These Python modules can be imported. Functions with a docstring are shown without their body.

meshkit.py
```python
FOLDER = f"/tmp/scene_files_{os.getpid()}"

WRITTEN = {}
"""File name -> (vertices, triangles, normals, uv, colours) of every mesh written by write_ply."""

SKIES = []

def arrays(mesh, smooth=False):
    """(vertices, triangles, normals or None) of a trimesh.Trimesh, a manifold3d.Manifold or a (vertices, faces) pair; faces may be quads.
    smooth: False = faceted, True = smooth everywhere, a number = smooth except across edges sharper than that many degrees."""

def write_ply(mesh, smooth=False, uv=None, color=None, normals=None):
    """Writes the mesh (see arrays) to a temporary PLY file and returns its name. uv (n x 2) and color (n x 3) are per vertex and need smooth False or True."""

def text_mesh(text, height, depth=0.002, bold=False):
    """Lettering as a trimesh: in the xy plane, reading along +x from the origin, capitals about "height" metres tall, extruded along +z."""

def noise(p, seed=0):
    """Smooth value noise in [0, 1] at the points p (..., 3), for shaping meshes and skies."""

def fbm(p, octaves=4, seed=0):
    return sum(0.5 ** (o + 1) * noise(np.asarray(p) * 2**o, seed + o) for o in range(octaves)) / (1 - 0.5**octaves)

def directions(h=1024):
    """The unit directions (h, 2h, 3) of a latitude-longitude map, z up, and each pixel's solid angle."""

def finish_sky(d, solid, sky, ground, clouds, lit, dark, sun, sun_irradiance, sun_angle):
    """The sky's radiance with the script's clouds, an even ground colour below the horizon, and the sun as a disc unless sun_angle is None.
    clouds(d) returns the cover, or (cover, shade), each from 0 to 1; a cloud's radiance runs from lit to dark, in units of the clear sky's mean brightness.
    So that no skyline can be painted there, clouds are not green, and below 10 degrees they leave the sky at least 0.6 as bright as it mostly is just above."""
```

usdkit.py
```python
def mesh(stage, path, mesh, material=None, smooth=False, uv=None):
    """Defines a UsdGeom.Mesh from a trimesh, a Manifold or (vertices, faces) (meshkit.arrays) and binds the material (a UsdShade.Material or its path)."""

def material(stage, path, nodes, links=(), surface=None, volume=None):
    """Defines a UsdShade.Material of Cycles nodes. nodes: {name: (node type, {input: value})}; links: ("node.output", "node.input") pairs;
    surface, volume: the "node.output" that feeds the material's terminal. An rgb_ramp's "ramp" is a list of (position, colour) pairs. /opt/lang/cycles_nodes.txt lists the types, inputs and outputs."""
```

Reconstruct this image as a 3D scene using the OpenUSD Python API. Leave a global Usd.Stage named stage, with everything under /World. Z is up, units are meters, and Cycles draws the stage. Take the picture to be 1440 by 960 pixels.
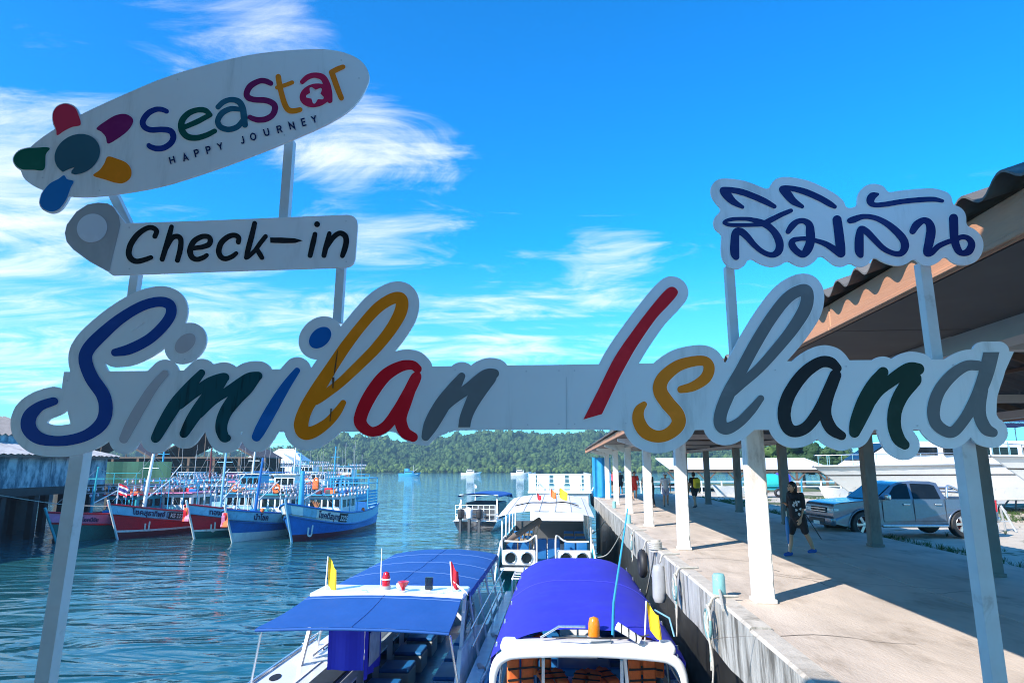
import math, random, glob, numpy as np, trimesh, manifold3d, shapely
from shapely.geometry import Polygon, LineString, Point, box as sbox, MultiPolygon
from shapely.ops import unary_union
from shapely import affinity
import meshkit, usdkit
from pxr import Usd, UsdGeom, UsdLux, UsdShade, Gf, Sdf, Vt

# ------------------------------------------------------------------ stage, camera, sky, sun
stage = Usd.Stage.CreateInMemory()
UsdGeom.SetStageUpAxis(stage, UsdGeom.Tokens.z)
UsdGeom.SetStageMetersPerUnit(stage, 1.0)
world = UsdGeom.Xform.Define(stage, '/World')
stage.SetDefaultPrim(world.GetPrim())
UsdGeom.Scope.Define(stage, '/World/Looks')

EYE = np.array([0.0, 0.0, 5.7]); PITCH = math.radians(10.8); FPX = 920.0   # focal length in pixels of a 1440 wide frame
cam = UsdGeom.Camera.Define(stage, '/World/camera')
cam.CreateHorizontalApertureAttr(36.0); cam.CreateVerticalApertureAttr(24.0)
cam.CreateFocalLengthAttr(36.0 * FPX / 1440.0)
cam.CreateClippingRangeAttr(Gf.Vec2f(0.05, 6000))
cam.CreateExposureAttr(0.8)
xf = UsdGeom.Xformable(cam)
xf.AddTranslateOp().Set(Gf.Vec3d(*EYE)); xf.AddRotateXOp().Set(90 + math.degrees(PITCH))

SUN_EL = math.radians(35.0); SUN_H = np.array([-0.743, -0.669]); SUN_H = SUN_H / np.linalg.norm(SUN_H)
SUN = np.array([SUN_H[0] * math.cos(SUN_EL), SUN_H[1] * math.cos(SUN_EL), math.sin(SUN_EL)])
sun = UsdLux.DistantLight.Define(stage, '/World/sun')
sun.CreateIntensityAttr(1.25); sun.CreateAngleAttr(0.5); sun.CreateColorAttr(Gf.Vec3f(1.0, 0.93, 0.84)); sun.CreateNormalizeAttr(True)
q = Gf.Rotation(Gf.Vec3d(0, 0, 1), Gf.Vec3d(*map(float, SUN))).GetQuat()
UsdGeom.Xformable(sun).AddOrientOp(UsdGeom.XformOp.PrecisionDouble).Set(q)

def ray(px, py):
    u = 480.0 - py
    return np.array([px - 720.0, FPX * math.cos(PITCH) - u * math.sin(PITCH), FPX * math.sin(PITCH) + u * math.cos(PITCH)])
def on_y(px, py, y):
    r = ray(px, py); return EYE + r * ((y - EYE[1]) / r[1])
def on_z(px, py, z):
    r = ray(px, py); return EYE + r * ((z - EYE[2]) / r[2])

dome = UsdLux.DomeLight.Define(stage, '/World/sky')
def sky_material():
    N = {'sky': ('sky_texture', dict(sky_type='single_scattering', sun_disc=False, sun_elevation=SUN_EL, sun_rotation=math.atan2(SUN[0], SUN[1]), altitude=0.0, air_density=1.0, aerosol_density=0.25, ozone_density=3.0)),
         'sat0': ('hsv', dict(hue=0.5, saturation=1.25, value=1.0, fac=1.0)), 'sat': ('mix_color', dict(blend_type='multiply', fac=1.0, b=(0.05, 1.10, 1.5), use_clamp=False)),
         'tc': ('texture_coordinate', {}), 'sep': ('separate_xyz', {}),
         'zc': ('math', dict(math_type='maximum', value2=0.0)), 'zp': ('math', dict(math_type='add', value2=0.14)),
         'dx': ('math', dict(math_type='divide')), 'dy': ('math', dict(math_type='divide')), 'pl': ('combine_xyz', dict(z=0.0)),
         # streaky cirrus: a warped noise stretched along one direction
         'rot': ('mapping', dict(rotation=(0, 0, math.radians(28)), scale=(0.8, 1.5, 1.0))),
         'n1': ('noise_texture', dict(scale=2.6, detail=10.0, roughness=0.66, distortion=1.5)),
         'rot2': ('mapping', dict(rotation=(0, 0, math.radians(12)), scale=(0.30, 1.9, 1.0), location=(3.1, 1.7, 0))),
         'n2': ('noise_texture', dict(scale=1.7, detail=8.0, roughness=0.6, distortion=0.5)),
         'n3': ('noise_texture', dict(scale=0.55, detail=2.0, roughness=0.5)),
         'mx0': ('mix_float', dict(fac=0.5)), 'mx': ('map_range', dict(from_min=0.25, from_max=0.75, to_min=0.02, to_max=0.98)),
         'n3m': ('map_range', dict(from_min=0.35, from_max=0.7, to_min=-0.10, to_max=0.06, clamp=True)),
         'sum0': ('math', dict(math_type='add')),
         }
    L = [('sky.color', 'sat0.color'), ('sat0.color', 'sat.a'), ('tc.generated', 'sep.vector'), ('sep.z', 'zc.value1'), ('zc.value', 'zp.value1'),
         ('sep.x', 'dx.value1'), ('zp.value', 'dx.value2'), ('sep.y', 'dy.value1'), ('zp.value', 'dy.value2'), ('dx.value', 'pl.x'), ('dy.value', 'pl.y'),
         ('pl.vector', 'rot.vector'), ('rot.vector', 'n1.vector'), ('pl.vector', 'rot2.vector'), ('rot2.vector', 'n2.vector'), ('pl.vector', 'n3.vector'),
         ('n1.fac', 'mx0.a'), ('n2.fac', 'mx0.b'), ('mx0.result', 'mx.value'), ('n3.fac', 'n3m.value'), ('mx.result', 'sum0.value1'), ('n3m.result', 'sum0.value2')]
    last = 'sum0.value'
    # banks of cloud, each a soft region of the sky that the noise is denser in: (pixel of its centre, radius in degrees, strength)
    banks = [(330, 30, 9, .24), (420, 60, 7, .12), (545, 250, 9.5, .26), (470, 170, 7, .15), (60, 200, 9, .10), (120, 430, 13, .10), (420, 420, 12, .13), (620, 480, 12, .14), (860, 350, 6, .17), (800, 470, 10, .10), (60, 520, 16, .12), (300, 560, 14, .11), (-500, 300, 26, .12), (-900, 100, 30, .08),
             (1150, 120, 17, -.14), (800, 120, 12, -.12), (1000, 250, 10, -.07), (180, 330, 4, -.06)]
    for i, (px, py, rad, amp) in enumerate(banks):
        c = ray(px, py); c = c / np.linalg.norm(c)
        N[f'b{i}'] = ('vector_math', dict(math_type='dot_product', vector2=tuple(c)))
        N[f'm{i}'] = ('map_range', dict(range_type='smoothstep', from_min=math.cos(math.radians(rad)), from_max=math.cos(math.radians(rad * .15)), to_min=0.0, to_max=amp, clamp=True))
        N[f'a{i}'] = ('math', dict(math_type='add'))
        L += [('tc.generated', f'b{i}.vector1'), (f'b{i}.value', f'm{i}.value'), (last, f'a{i}.value1'), (f'm{i}.result', f'a{i}.value2')]
        last = f'a{i}.value'
    N['cov'] = ('map_range', dict(range_type='smoothstep', from_min=0.52, from_max=1.06, to_min=0.0, to_max=0.92, clamp=True))
    N['hz'] = ('map_range', dict(range_type='smoothstep', from_min=0.0, from_max=0.34, to_min=0.42, to_max=0.0, clamp=True))   # thin milky air low down
    N['mh'] = ('mix_color', dict(b=(3.2, 4.7, 5.4), use_clamp=False))
    N['mc'] = ('mix_color', dict(b=(5.3, 5.6, 5.9), use_clamp=False))
    N['bg'] = ('background_shader', dict(strength=0.13))
    L += [(last, 'cov.value'), ('sep.z', 'hz.value'), ('hz.result', 'mh.fac'), ('sat.result', 'mh.a'), ('mh.result', 'mc.a'), ('cov.result', 'mc.fac'), ('mc.result', 'bg.color')]
    return usdkit.material(stage, '/World/Looks/sky_look', N, L, surface='bg.background')
UsdShade.MaterialBindingAPI.Apply(dome.GetPrim()).Bind(sky_material())
dome.GetPrim().SetCustomDataByKey('kind', 'structure')

# ------------------------------------------------------------------ helpers: names, things, parts
_count = {}
def numbered(parent, name):
    n = _count.get((parent, name), 0); _count[(parent, name)] = n + 1
    return f'{parent}/{name}' if n == 0 else f'{parent}/{name}_{n:03d}'
def path_of(p): return '/World' if p is None else (p if isinstance(p, str) else str(p.GetPath()))
def tag(o, label=None, cat=None, group=None, kind=None):
    p = o.GetPrim() if hasattr(o, 'GetPrim') else o
    for k, v in (('label', label), ('category', cat), ('group', group), ('kind', kind)):
        if v: p.SetCustomDataByKey(k, v)
    return p
def thing(name, label, cat, loc=(0, 0, 0), rotz=0.0, group=None, scale=None):
    x = UsdGeom.Xform.Define(stage, numbered('/World', name))
    x.AddTranslateOp().Set(Gf.Vec3d(*map(float, loc)))
    if rotz: x.AddRotateZOp().Set(math.degrees(rotz))
    if scale: x.AddScaleOp().Set(Gf.Vec3f(*scale))
    return tag(x, label, cat, group)
def obj(name, mesh, mat, parent=None, smooth=False, label=None):
    if isinstance(mesh, MB): mesh = mesh.mesh()
    m = usdkit.mesh(stage, numbered(path_of(parent), name), mesh, mat, smooth)
    m.CreateDoubleSidedAttr(True)
    p = m.GetPrim()
    if label: tag(p, label)
    return p
def copy_of(root, loc, rotz=0.0, label=None, group=None, scale=None):
    was = root.GetCustomData()
    t = thing(str(root.GetName()).rstrip('0123456789').rstrip('_'), label or was.get('label'), was.get('category'), loc, rotz, group or was.get('group'), scale)
    # reference a class prim made from the parts
    t.GetReferences().AddInternalReference(root.GetPath()); t.SetInstanceable(True)
    return t

# ------------------------------------------------------------------ helpers: meshes
def unit(v):
    v = np.asarray(v, float); n = np.linalg.norm(v); return v / n if n > 0 else v
class MB:
    def __init__(s): s.v = []; s.f = []; s.n = 0
    def add(s, v, f):
        v = np.asarray(v, float).reshape(-1, 3); f = np.asarray(f, int)
        if f.shape[1] == 4: f = np.vstack([f[:, [0, 1, 2]], f[:, [0, 2, 3]]])
        s.v.append(v); s.f.append(f + s.n); s.n += len(v); return s
    def tm(s, m): return s.add(m.vertices, m.faces)
    def man(s, m):
        a = m.to_mesh(); return s.add(a.vert_properties[:, :3], a.tri_verts)
    def hexa(s, p):
        return s.add(p, [[0, 3, 2, 1], [4, 5, 6, 7], [0, 1, 5, 4], [1, 2, 6, 5], [2, 3, 7, 6], [3, 0, 4, 7]])
    def box(s, c, d, rz=0.0, ch=0.0):
        c = np.asarray(c, float); d = np.asarray(d, float) / 2
        if ch > 0:
            m = cham(d * 2, ch); v = np.array(m.vertices); f = np.array(m.faces)
            if rz: v = v @ rotz_m(rz).T
            return s.add(v + c, f)
        p = np.array([[-1, -1, -1], [1, -1, -1], [1, 1, -1], [-1, 1, -1], [-1, -1, 1], [1, -1, 1], [1, 1, 1], [-1, 1, 1]], float) * d
        if rz: p = p @ rotz_m(rz).T
        return s.hexa(p + c)
    def bar(s, p, q, w, h, up=(0, 0, 1)):
        p = np.asarray(p, float); q = np.asarray(q, float); a = unit(q - p); up = np.asarray(up, float)
        if abs(np.dot(a, up)) > .98: up = np.array([0, 1.0, 0])
        x = unit(np.cross(a, up)) * w / 2; y = unit(np.cross(x, a)) * h / 2
        return s.hexa([p - x - y, p + x - y, p + x + y, p - x + y, q - x - y, q + x - y, q + x + y, q - x + y])
    def tube(s, pts, r, n=6, closed=False, caps=True):
        P = np.asarray(pts, float); m = len(P); r = np.broadcast_to(np.asarray(r, float), (m,))
        T = np.zeros_like(P)
        for i in range(m):
            a = P[(i - 1) % m if closed else max(i - 1, 0)]; b = P[(i + 1) % m if closed else min(i + 1, m - 1)]; T[i] = unit(b - a)
        ref = np.array([0, 0, 1.0]) if abs(T[0][2]) < .9 else np.array([1.0, 0, 0])
        v = []; x = unit(np.cross(T[0], ref))
        for i in range(m):
            x = unit(x - T[i] * np.dot(x, T[i])); y = np.cross(T[i], x)
            for k in range(n):
                a = 2 * math.pi * k / n; v.append(P[i] + r[i] * (x * math.cos(a) + y * math.sin(a)))
        f = []
        for i in range(m if closed else m - 1):
            j = (i + 1) % m
            for k in range(n):
                l = (k + 1) % n; f.append([i * n + k, i * n + l, j * n + l, j * n + k])
        if caps and not closed:
            v = v + [P[0], P[-1]]; c0 = m * n; c1 = c0 + 1
            for k in range(n):
                l = (k + 1) % n; f.append([c0, l, k, k]); f.append([c1, (m - 1) * n + k, (m - 1) * n + l, (m - 1) * n + l])
        f = np.array(f); t = np.vstack([f[:, [0, 1, 2]], f[:, [0, 2, 3]]]); t = t[(t[:, 0] != t[:, 1]) & (t[:, 1] != t[:, 2]) & (t[:, 0] != t[:, 2])]
        return s.add(v, t)
    def grid(s, P):
        P = np.asarray(P, float); a, b = P.shape[:2]; idx = np.arange(a * b).reshape(a, b)
        f = np.stack([idx[:-1, :-1], idx[1:, :-1], idx[1:, 1:], idx[:-1, 1:]], -1).reshape(-1, 4)
        return s.add(P.reshape(-1, 3), f)
    def lathe(s, prof, n=16, c=(0, 0, 0)):
        P = np.array([[(r * math.cos(2 * math.pi * k / n) + c[0], r * math.sin(2 * math.pi * k / n) + c[1], z + c[2]) for k in range(n + 1)] for r, z in prof])
        return s.grid(P)
    def ball(s, c, r, sub=1, sc=(1, 1, 1)):
        m = trimesh.creation.icosphere(subdivisions=sub, radius=1.0)
        return s.add(m.vertices * np.asarray(sc) * r + np.asarray(c), m.faces)
    def torus(s, c, R, r, axis='y', n=14, k=6):
        pts = []
        for i in range(n):
            a = 2 * math.pi * i / n; u, w = R * math.cos(a), R * math.sin(a)
            pts.append({'y': (u, 0, w), 'x': (0, u, w), 'z': (u, w, 0)}[axis])
        return s.tube(np.array(pts) + np.asarray(c), r, k, closed=True)
    def poly(s, shape, fn, depth=0.0, fine=None):
        """extrudes a shapely shape; fn maps an (n,3) array of (a, b, depth) to points"""
        for g in getattr(shape, 'geoms', [shape]):
            if g.is_empty or g.area < 1e-9: continue
            if fine: g = g.segmentize(fine)
            if depth:
                m = trimesh.creation.extrude_polygon(g, depth, engine='earcut'); v, f = np.array(m.vertices), np.array(m.faces)
            else:
                v2, f = trimesh.creation.triangulate_polygon(g, engine='earcut'); v = np.column_stack([v2, np.zeros(len(v2))])
            s.add(fn(v), f)
        return s
    def mesh(s):
        if not s.v: raise ValueError('empty mesh')
        return trimesh.Trimesh(np.vstack(s.v), np.vstack(s.f), process=False)
def rotz_m(a): c, s_ = math.cos(a), math.sin(a); return np.array([[c, -s_, 0], [s_, c, 0], [0, 0, 1.0]])
def rotx_m(a): c, s_ = math.cos(a), math.sin(a); return np.array([[1, 0, 0], [0, c, -s_], [0, s_, c]])
def roty_m(a): c, s_ = math.cos(a), math.sin(a); return np.array([[c, 0, s_], [0, 1, 0], [-s_, 0, c]])
def cham(d, c):
    d = np.asarray(d, float) / 2; c = min(c, d.min() * .9); pts = []
    for i in (-1, 1):
        for j in (-1, 1):
            for k in (-1, 1):
                for ax in range(3):
                    o = np.array([c, c, c]); o[ax] = 0; pts.append(np.array([i, j, k]) * (d - o))
    return trimesh.convex.convex_hull(np.array(pts))
def rbox(c, d, r, seg=8):
    """a rounded box"""
    c = np.asarray(c, float); d = np.asarray(d, float) / 2 - r
    S = manifold3d.Manifold.sphere(r, seg)
    m = manifold3d.Manifold.batch_hull([S.translate(tuple(c + d * np.array([i, j, k]))) for i in (-1, 1) for j in (-1, 1) for k in (-1, 1)])
    a = m.to_mesh(); return trimesh.Trimesh(a.vert_properties[:, :3], a.tri_verts, process=False)
def spline(P, n=8, closed=False):
    P = np.asarray(P, float); m = len(P); out = []
    rng = range(m) if closed else range(m - 1)
    for i in rng:
        g = (lambda k: P[k % m]) if closed else (lambda k: P[min(max(k, 0), m - 1)])
        p0, p1, p2, p3 = g(i - 1), g(i), g(i + 1), g(i + 2)
        for t in np.arange(n) / n:
            out.append(0.5 * ((2 * p1) + (-p0 + p2) * t + (2 * p0 - 5 * p1 + 4 * p2 - p3) * t * t + (-p0 + 3 * p1 - 3 * p2 + p3) * t ** 3))
    if not closed: out.append(P[-1])
    return np.array(out)
def stroke(pts, n=7):
    """a brush stroke: points (x, y, width) joined by a smooth curve -> shapely shape"""
    S = spline(pts, n); cs = [Point(x, y).buffer(max(w, .2) / 2, 10) for x, y, w in S]
    return unary_union([unary_union([a, b]).convex_hull for a, b in zip(cs, cs[1:])])
def fn_text(text, height, thai=False, bold=False):
    from PIL import Image, ImageDraw, ImageFont
    f = glob.glob('/opt/blender-*/*/datafiles/fonts/' + ('NotoSansThai*.woff2' if thai else 'Inter.woff2'))[0]
    font = ImageFont.truetype(f, 96)
    x0, y0, x1, y1 = font.getbbox(text, anchor='ls', stroke_width=3 * bold)
    im = Image.new('L', (x1 - x0 + 8, y1 - y0 + 8)); ImageDraw.Draw(im).text((4 - x0, 4 - y0), text, 255, font, anchor='ls', stroke_width=3 * bold)
    on = np.pad(np.asarray(im) > 127, ((0, 0), (1, 1))).astype(np.int8)
    r, st = np.nonzero(np.diff(on, axis=1) == 1); en = np.nonzero(np.diff(on, axis=1) == -1)[1]
    sh = unary_union([sbox(a, -b - 1, c, -b) for a, b, c in zip(st, r, en)]).buffer(.6).buffer(-.6).simplify(1.2)
    s_ = height / 70.0
    return affinity.affine_transform(sh, [s_, 0, 0, s_, -4 * s_, (4 - y0) * s_])

# ------------------------------------------------------------------ helpers: materials
_mats = {}
def lin(r, g, b):
    return tuple(((c / 255) / 12.92 if c / 255 < .04045 else ((c / 255 + .055) / 1.055) ** 2.4) for c in (r, g, b))
def mat(name, col, rough=.5, metal=0.0, vary=.12, scale=3.0, stretch=(1, 1, 1), bump=0.0, bscale=30.0, dirt=None, dscale=1.5, dlo=.5, dhi=.7, dstretch=(1, 1, 1), coat=0.0, spec=.5, transl=None, two=None):
    """painted / plastic / stone surface: colour that varies with a noise, optional dirt of another colour, fine relief"""
    if name in _mats: return _mats[name]
    c = np.array(col, float)
    N = {'g': ('geometry', {}), 'mp': ('mapping', dict(scale=stretch)), 'n': ('noise_texture', dict(scale=scale, detail=6.0, roughness=.6)),
         'r': ('rgb_ramp', dict(ramp=[(.28, tuple(c * (1 - vary))), (.72, tuple(np.minimum(c * (1 + vary), 1) if two is None else two))])),
         'p': ('principled_bsdf', dict(metallic=metal, coat_weight=coat, specular_ior_level=spec)),
         'rr': ('map_range', dict(from_min=.3, from_max=.7, to_min=max(rough - .08, .02), to_max=min(rough + .08, 1), clamp=True))}
    L = [('g.position', 'mp.vector'), ('mp.vector', 'n.vector'), ('n.fac', 'r.fac'), ('n.fac', 'rr.value'), ('rr.result', 'p.roughness')]
    out = 'r.color'
    if dirt is not None:
        N['dm'] = ('mapping', dict(scale=dstretch, location=(3.3, 1.2, 7.7))); N['dn'] = ('noise_texture', dict(scale=dscale, detail=8.0, roughness=.68, distortion=.3))
        N['dr'] = ('map_range', dict(range_type='smoothstep', from_min=dlo, from_max=dhi, clamp=True)); N['dx'] = ('mix_color', dict(b=tuple(dirt)))
        L += [('g.position', 'dm.vector'), ('dm.vector', 'dn.vector'), ('dn.fac', 'dr.value'), ('dr.result', 'dx.fac'), (out, 'dx.a')]; out = 'dx.result'
    L.append((out, 'p.base_color'))
    if bump:
        N['bn'] = ('noise_texture', dict(scale=bscale, detail=5.0, roughness=.6)); N['b'] = ('bump', dict(strength=1.0, distance=bump))
        L += [('mp.vector', 'bn.vector'), ('bn.fac', 'b.height'), ('b.normal', 'p.normal')]
    surf = 'p.BSDF'
    if transl is not None:
        N['t'] = ('translucent_bsdf', {}); N['ms'] = ('mix_closure', dict(fac=transl)); L += [(out, 't.color'), ('p.BSDF', 'ms.closure1'), ('t.BSDF', 'ms.closure2')]; surf = 'ms.closure'
    m = usdkit.material(stage, f'/World/Looks/{name}', N, L, surface=surf); _mats[name] = m; return m
def glass_mat(name, tint=(.02, .03, .035), see=.55):
    if name in _mats: return _mats[name]
    N = {'t': ('transparent_bsdf', dict(color=(.55, .62, .64))), 'd': ('diffuse_bsdf', dict(color=tint)), 'm0': ('mix_closure', dict(fac=1 - see)), 'g': ('glossy_bsdf', dict(color=(1, 1, 1), roughness=.03)), 'f': ('fresnel', dict(IOR=1.5)), 'm': ('mix_closure', {})}
    L = [('t.BSDF', 'm0.closure1'), ('d.BSDF', 'm0.closure2'), ('m0.closure', 'm.closure1'), ('g.BSDF', 'm.closure2'), ('f.fac', 'm.fac')]
    m = usdkit.material(stage, f'/World/Looks/{name}', N, L, surface='m.closure'); _mats[name] = m; return m

M = {}
M['sign_white'] = mat('sign_white', (.80, .79, .77), .35, vary=.03, scale=1.2, dirt=(.56, .55, .52), dscale=3.0, dlo=.52, dhi=.80, dstretch=(2.2, 1, .35))
M['sign_edge'] = mat('sign_edge', (.6, .6, .6), .4, vary=.05)
M['post'] = mat('galvanised_post', (.62, .62, .60), .45, vary=.08, scale=9, dirt=(.42, .40, .37), dscale=7, dlo=.58, dhi=.75)
M['white'] = mat('white_gelcoat', (.80, .80, .79), .25, vary=.03, scale=2, coat=.3)
M['white_dirty'] = mat('weathered_white_paint', (.74, .75, .75), .45, vary=.06, scale=3, dirt=(.38, .36, .33), dscale=2.6, dlo=.56, dhi=.78, dstretch=(1, 1, .35))
M['chrome'] = mat('stainless_tube', (.75, .76, .77), .22, metal=.9, vary=.04)
M['black'] = mat('black_rubber', (.018, .018, .02), .6, vary=.2)
M['dark_grey'] = mat('dark_grey_plastic', (.07, .075, .08), .5)
M['grey'] = mat('grey_paint', (.36, .37, .38), .5)
M['rope'] = mat('faded_rope', (.42, .40, .36), .85, vary=.2, scale=30)
M['rope_teal'] = mat('teal_rope', (.14, .30, .31), .85, vary=.25, scale=30)
M['orange'] = mat('orange_fabric', (.80, .16, .035), .7, vary=.18, scale=8)
M['red'] = mat('red_paint', (.55, .015, .03), .4, vary=.1)
M['yellow'] = mat('yellow_fabric', (.80, .55, .02), .7, vary=.06)
M['skin'] = mat('skin', (.42, .24, .15), .5, vary=.06)
M['glass_dark'] = glass_mat('tinted_pane', (.015, .02, .025), .35)
M['glass'] = glass_mat('clear_pane', (.03, .04, .045), .7)

# ------------------------------------------------------------------ water
def water_material():
    N = {'g': ('geometry', {}),
         'm1': ('mapping', dict(scale=(.16, .42, 1), rotation=(0, 0, .35))), 'n1': ('noise_texture', dict(scale=1.0, detail=2.5, roughness=.5, distortion=1.6)),
         'm2': ('mapping', dict(scale=(.8, 1.9, 1), rotation=(0, 0, -.2))), 'n2': ('noise_texture', dict(scale=1.0, detail=4.0, roughness=.55, distortion=.4)),
         'm3': ('mapping', dict(scale=(.05, .09, 1))), 'n3': ('noise_texture', dict(scale=1.0, detail=2.0)),
         'b1': ('bump', dict(strength=1.0, distance=.24)), 'b2': ('bump', dict(strength=1.0, distance=.022)),
         'cr': ('rgb_ramp', dict(ramp=[(.35, (.009, .064, .074)), (.68, (.018, .095, .096))])),
         'p': ('principled_bsdf', dict(roughness=.025, ior=1.40, specular_ior_level=.5))}
    L = [('g.position', 'm1.vector'), ('m1.vector', 'n1.vector'), ('g.position', 'm2.vector'), ('m2.vector', 'n2.vector'), ('g.position', 'm3.vector'), ('m3.vector', 'n3.vector'),
         ('n1.fac', 'b1.height'), ('n2.fac', 'b2.height'), ('b1.normal', 'b2.normal'), ('b2.normal', 'p.normal'), ('n3.fac', 'cr.fac'), ('cr.color', 'p.base_color')]
    return usdkit.material(stage, '/World/Looks/sea_water', N, L, surface='p.BSDF')
w = MB().grid([[(x, y, 0) for y in (-400, 0, 150, 700, 5000)] for x in (-5000, -300, 0, 300, 5000)])
tag(obj('water', w, water_material()), 'rippled blue green harbour water', None, None, 'structure')
sb = MB().grid([[(x, y, -4) for y in (-400, 700)] for x in (-900, 900)])

# ------------------------------------------------------------------ the landmark sign
SY = 2.7                                            # the plane of the board faces
BASE = np.array([0, SY, 3.7])
sign = thing('landmark_sign', 'large white cut-out letter sign with colourful script, standing on square steel posts above the harbour', 'sign', BASE)
def sp(P):
    """points of the photograph -> (x, z) on the sign's plane, from the sign's base"""
    P = np.asarray(P, float).reshape(-1, 2)
    out = np.array([on_y(px, py, SY) for px, py in P]); return out[:, [0, 2]] - BASE[[0, 2]]
def plane_shape(g):                                 # a shape drawn in photo pixels -> in metres on the plane
    return shapely.transform(g, lambda a: sp(a))
def on_sign(front, sgn=1):                          # depth grows away from the viewer
    return lambda v: np.column_stack([v[:, 0], front + v[:, 2], v[:, 1]])
def win(x0, y0, s, pts): return [(x0 + a / s, y0 + b / s, w / s) for a, b, w in pts]
A_ = (10, 390, 3.692); B_ = (150, 440, 4.573); C_ = (390, 390, 3.691); D_ = (560, 480, 5.538); E_ = (800, 380, 3.5545); F_ = (980, 380, 3.554); G_ = (1180, 470, 5.054)
H_ = (180, 70, 5.644); I_ = (330, 60, 5.645); J_ = (80, 270, 6.545); K_ = (290, 290, 6.545); L_ = (990, 240, 6.4); M_ = (1190, 240, 6.4)
def S(wd, *sts): return unary_union([stroke(win(*wd, st)) for st in sts])
def PG(wd, pts, smooth=True):
    P = [(wd[0] + a / wd[2], wd[1] + b / wd[2]) for a, b in pts]
    return Polygon(spline(P, 6, True) if smooth else P).buffer(0)
def ell(cx, cy, a, b, deg): return affinity.rotate(affinity.scale(Point(cx, cy).buffer(1, 24), a, b), deg, origin=(cx, cy))
def wz(wd, x, y): return wd[0] + x / wd[2], wd[1] + y / wd[2]

letters = []    # (name, label, shape in pixels, colour)
NAVY = (.006, .050, .26); GREYL = (.16, .165, .165); PINK = (.52, .46, .46); TEALD = (.006, .075, .090); BLUE = (.006, .13, .42); ORANGE = (.90, .23, .002); RED = (.70, .005, .016); BLK = (.012, .013, .018); DGREEN = (.004, .035, .025)
sS = S(A_, [(562, 390, 40), (640, 372, 54), (740, 320, 54), (815, 250, 54), (852, 190, 55), (845, 143, 55), (790, 127, 52), (700, 150, 52), (590, 215, 56), (490, 300, 66), (425, 370, 68), (408, 430, 70), (440, 520, 72), (500, 610, 72), (514, 690, 72), (490, 760, 68), (420, 815, 58), (330, 843, 54), (240, 848, 54), (160, 830, 66), (115, 780, 78), (120, 720, 72), (170, 670, 52), (235, 645, 44), (248, 643, 38)])
si1 = S(A_, [(820, 500, 38), (760, 570, 48), (690, 680, 56), (640, 770, 56), (607, 838, 46)])
si1d = ell(*wz(B_, 507, 195), 78 / 4.573, 50 / 4.573, -43)
sm = S(B_, [(612, 385, 46), (540, 470, 70), (450, 580, 84), (380, 690, 80), (325, 790, 66), (313, 808, 50)], [(470, 590, 60), (560, 520, 60), (660, 450, 68), (750, 415, 60), (768, 418, 44)], [(755, 425, 56), (700, 490, 84), (640, 560, 90), (560, 670, 80), (505, 765, 60), (497, 776, 46)], [(600, 650, 50), (690, 565, 50), (800, 490, 60), (910, 420, 66), (975, 405, 56)], [(965, 410, 60), (900, 480, 90), (830, 550, 92), (765, 640, 82), (738, 730, 76), (755, 795, 66), (778, 803, 46)])
si2 = stroke([(418, 521, 8.5), (402, 543, 13), (382, 576, 16.5), (367, 603, 16), (361, 614, 13)])
si2d = ell(*wz(C_, 223, 313), 66 / 3.691, 46 / 3.691, -43)
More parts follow.
